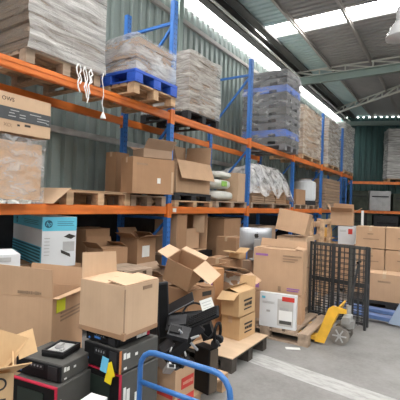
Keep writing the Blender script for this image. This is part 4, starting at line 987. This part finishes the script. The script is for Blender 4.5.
# blue pallet jack
c = onZ(397, 326, 0); r = thing('pallet_jack', 'pale blue pallet jack at the right edge of the aisle', 'pallet jack', (c.x, c.y-.05, 0), rad(-6))
for s_ in (0, 1): MB().box((-.50, .05+s_*.38, .075), (.95, .15, .055)).build('fork', BLUEJ, r, .006)
b = MB(); b.poly([(-.10, -.03, .03), (.08, -.03, .03), (.20, -.03, .42), (.30, -.03, .44), (.30, -.03, .50), (.10, -.03, .48)], .012); b.poly([(-.10, .5, .03), (.08, .5, .03), (.20, .5, .42), (.30, .5, .44), (.30, .5, .50), (.10, .5, .48)], -.012)
b.bar((.0, .235, .06), (.16, .235, .47), .52, .02, (1, 0, 0)); b.build('chassis', noisy('pale_grey_blue_paint', (.33, .40, .52), (5, 5, 5), .1, .4), r, .003)
MB().lathe([(.05, .18), (.05, .36), (.03, .48)], 16, c=(.28, .23, 0)).build('hydraulic_pump', STEEL, r)
for y in (.13, .33): MB().lathe([(.08, -.025), (.1, -.02), (.1, .02), (.08, .025)], 20, 'Y', (.28, y, .1)).build('steer_wheel', POLYU, r)
MB().tube([(.30, .23, .42), (.36, .23, .7), (.50, .23, 1.15)], .016, 8).build('drawbar', BLUEJ, r); MB().tube([(.5, .14, 1.16), (.5, .32, 1.16)], .016, 8).build('grip', BLACK, r)
# open carton and white carton above the cage
pallet('wooden floor pallet behind the mesh cage', -1.88, 7.98, 0, .68, .62, WOOD2, t=6)
f = fit(352, 268, z0=PZ+.003, D=7.3, xl=322, xr=362, yt=246, t=6, W=.6); carton('tan carton seen through the top of the mesh cage', f, CA); zA = f.top
f = fit(354, 246, z0=zA+.012, D=7.4, xl=338, xr=358, yt=227, t=6, W=.5)
r = carton('white printed carton with red mark behind the mesh cage', f, WHITEC, tape=False); mark(r, f, 'L', .62, .12, .88, .42, RED, 'red_mark'); mark(r, f, 'L', .1, .2, .5, .32, LGREY, 'small_print', lines=(3, .5))
g = fit(352.5, 227, z0=f.top+.012, D=7.45, xl=330.5, xr=359, yt=212.5, t=8, W=.42)
carton('open carton with spread flaps at the top of the stack behind the cage', g, CA, flaps={'L': 62, 'K': -20, 'R': 60, 'B': 30}, fl=.17)
q = fit(336, 246, z0=zA+.004, D=7.2, xl=323, xr=340, yt=240, t=6, W=.4, H=.16)
r = thing('wooden_reel', 'round wooden reel lying beside the white printed carton', 'reel', (-2.06, 7.83, zA+.010))
MB().lathe([(.135, 0), (.135, .025)], 24).build('flange', CP, r); MB().lathe([(.135, .095), (.135, .12)], 24).build('flange', CP, r); MB().lathe([(.08, .027), (.08, .093)], 20).build('core', WOOD, r)
f = setbox(-2.06, 7.83, zA+.135, .15, .15, .17, 10); carton('small orange-yellow box on top of the wooden reel', f, noisy('orange_yellow_card', (.68, .38, .10), (4, 4, 4), .1, .6), tape=False)
# wooden crate frame
f = fit(318, 280, z0=.004, D=6.9, xl=314, xr=325, yt=219, t=0)
r = thing('wooden_crate', 'tall slatted wooden crate right of the leaning carton stack', 'crate', f.loc, f.rot); W, L, H = max(f.W, .5), max(f.L, .25), f.H
for x in (-1, 1):
    for y in (-1, 1): MB().box((x*(W/2-.03), y*(L/2-.03), H/2), (.06, .06, H)).build('corner_post', WOOD, r)
b = MB()
for k in range(6): b.box((0, L/2-.065, .1+k*(H-.2)/5), (W-.13, .012, .10))
b.build('back_slats', CC, r)
for z_ in (H-.05, .06): MB().box((0, -L/2+.03, z_), (W-.125, .05, .09)).build('front_rail', WOOD, r)

# ------------------------------------------------------------------ far end racking and clutter
fd = Vector((math.cos(rad(20)), math.sin(rad(20)), 0)); fo = Vector((-4.45, 20.0, 0))
def farp(u, v=0, z=0): q = fo+fd*u+Vector((-fd.y, fd.x, 0))*v; return Vector((q.x, q.y, z))
u = thing('rack_beam', 'orange rack beam across the far wall on the upper level', 'rack beam', farp(2.25, 0, 2.93), rad(20)); MB().box((0, 0, -.06), (4.3, .06, .13)).build('beam_rail', ORANGE, u); 
for e in (-1, 1): MB().box((e*2.13, -.034, -.06), (.05, .006, .2)).build('end_connector', ORANGE, u)
u = thing('rack_beam', 'orange rack beam low on the far wall behind the dark clutter', 'rack beam', farp(2.25, 0, 1.52), rad(20)); MB().box((0, 0, -.06), (4.3, .06, .13)).build('beam_rail', ORANGE, u)
for e in (-1, 1): MB().box((e*2.13, -.034, -.06), (.05, .006, .2)).build('end_connector', ORANGE, u)
for s_, uu in enumerate((.0, 4.52)):
    u = thing('rack_upright', ['blue rack upright in the far corner against the end wall', 'blue rack upright of the far wall racking, beyond the right edge'][s_], 'rack upright', farp(uu), rad(20))
    for v in (0, .9): MB().box((0, v, 2.1), (.08, .08, 4.2)).build('post', BLUE, u)
    for z in (.3, 1.2, 2.1, 3.0, 3.9): MB().box((0, .45, z), (.04, .82, .04)).build('horizontal_brace', BLUEB, u)
p = farp(2.5, .48, 2.945)
pallet('wooden pallet under the pale stack on the far wall', p.x, p.y, 2.945, 1.2, .9, WOOD, t=-70, H=.15)
f = Fit(); f.W, f.L, f.H = 1.3, .9, 2.4; f.rot = rad(20); f.loc = Vector((p.x, p.y, 3.10))
wrapped('pale wrapped stack of sheets on the far wall racking', f, FLATG, FILMW, nl=9, amp=.03)
for i, (uu, z, s, m, lab, nm, cat) in enumerate((
    (.75, 0, (1.0, .7, 1.35), DGREEN, 'dark olive bundle at the left under the far racking', 'cloth_bundle', 'bundle'),
    (1.9, 0, (1.1, .7, 1.30), BLACK2, 'black crate in the middle under the far racking', 'storage_crate', 'crate'),
    (3.1, 0, (1.1, .7, 1.28), BLACK, 'black crate at the right under the far racking', 'storage_crate', 'crate'),
    (1.62, 1.53, (.95, .5, .95), LGREY, 'pale grey covered crate on the far racking', 'covered_crate', 'crate'),
    (2.75, 1.53, (1.1, .6, .85), DGREEN, 'olive crate on the far racking at the right', 'storage_crate', 'crate'),
    (.60, 1.53, (.95, .6, .95), DGREEN, 'tall dark bundle on the far racking beside the corner', 'cloth_bundle', 'bundle'))):
    q = farp(uu, .45, z+.003); r = thing(nm, lab, cat, q, rad(20)); MB().grid_box(s, 6, .03, 4, i).build('crate_body', m, r); MB().box((0, -s[1]/2-.03, s[2]*.72), (s[0]*.8, .02, .05)).build('crate_rim', BLACK2 if m is not BLACK2 else BLACK, r)
p = at(362.5, 216, 8.5); r = thing('white_edged_board', 'white-edged dark board standing behind the right-hand carton rows', 'board', (p.x, p.y, 0), rad(24))
MB().box((0, 0, .78), (.05, .03, 1.55)).build('board_edge', WHITE, r, .003); MB().box((.07, .012, .76), (.05, .02, 1.5)).build('board_panel', BLACK, r)

# ------------------------------------------------------------------ hanging lamp
p = at(401.5, 38, 5.4); r = thing('pendant_lamp', 'clear bell-shaped high bay lamp hanging at the top right', 'lamp', (p.x, p.y, p.z))
MB().lathe([(.205, 0), (.21, .008), (.195, .03), (.15, .14), (.10, .21), (.085, .24), (.078, .24), (.093, .205), (.142, .135), (.187, .028), (.2, .006)], 32).build('bell_shade', LAMPG, r, smooth=True)
MB().lathe([(.07, .242), (.075, .30), (.07, .42), (.04, .45)], 20).build('ballast_housing', LGREY, r); MB().tube([(0, 0, .45), (0, 0, RZ-p.z-.03)], .012, 8).build('hanging_rod', LGREY, r); MB().lathe([(.03, .10), (.05, .14), (.03, .24)], 16).build('bulb', WHITE, r)

# ------------------------------------------------------------------ repeats share a group phrase
bpy.context.view_layer.update()
for o in list(C.objects):
    if o.parent or 'label' not in o or 'group' in o: continue
    z = o.matrix_world.translation.z; x, y = o.matrix_world.translation.x, o.matrix_world.translation.y; n = o.name.split('.')[0]
    lev = 'upper level' if z > 2.9 else ('lower level' if z > 1.45 and x < -3.3 else 'floor')
    if n in ('wooden_pallet', 'plastic_pallet'): o['group'] = 'pallets on the floor' if lev == 'floor' else 'pallets on the %s of the racking' % lev
    elif n == 'rack_upright': o['group'] = 'blue rack uprights'
    elif n == 'rack_beam': o['group'] = 'orange rack beams'
    elif n == 'wrapped_pallet_load': o['group'] = 'film-wrapped loads on the racking'
    elif n == 'desktop_computer': o['group'] = 'computers stacked at near left'
    elif n == 'storage_crate': o['group'] = 'crates on the far racking'
    elif n == 'computer_component': o['group'] = 'components in the red-printed carton'
    elif n == 'computer_cable': o['group'] = 'cables on the heap of computer parts'
    elif n == 'cardboard_carton':
        if lev == 'lower level': o['group'] = 'cartons on the lower level of the racking'
        elif x < -3.55: o['group'] = 'cartons under the lower level of the racking'
        elif y > 6.5 and x > -1.4: o['group'] = 'tan cartons in rows at the right'
        else: o['group'] = 'cartons piled on the floor along the racking'

# ------------------------------------------------------------------ daylight
w = bpy.data.worlds.new('overcast_sky'); bpy.context.scene.world = w; w.use_nodes = True
nt = w.node_tree; bg = nt.nodes['Background']; bg.inputs[0].default_value = (1.0, .99, .97, 1); bg.inputs[1].default_value = 1.0
vs = bpy.context.scene.view_settings; vs.view_transform = 'Standard'; vs.look = 'None'; vs.exposure = 0.55; vs.gamma = 1.0; vs.use_curve_mapping = False
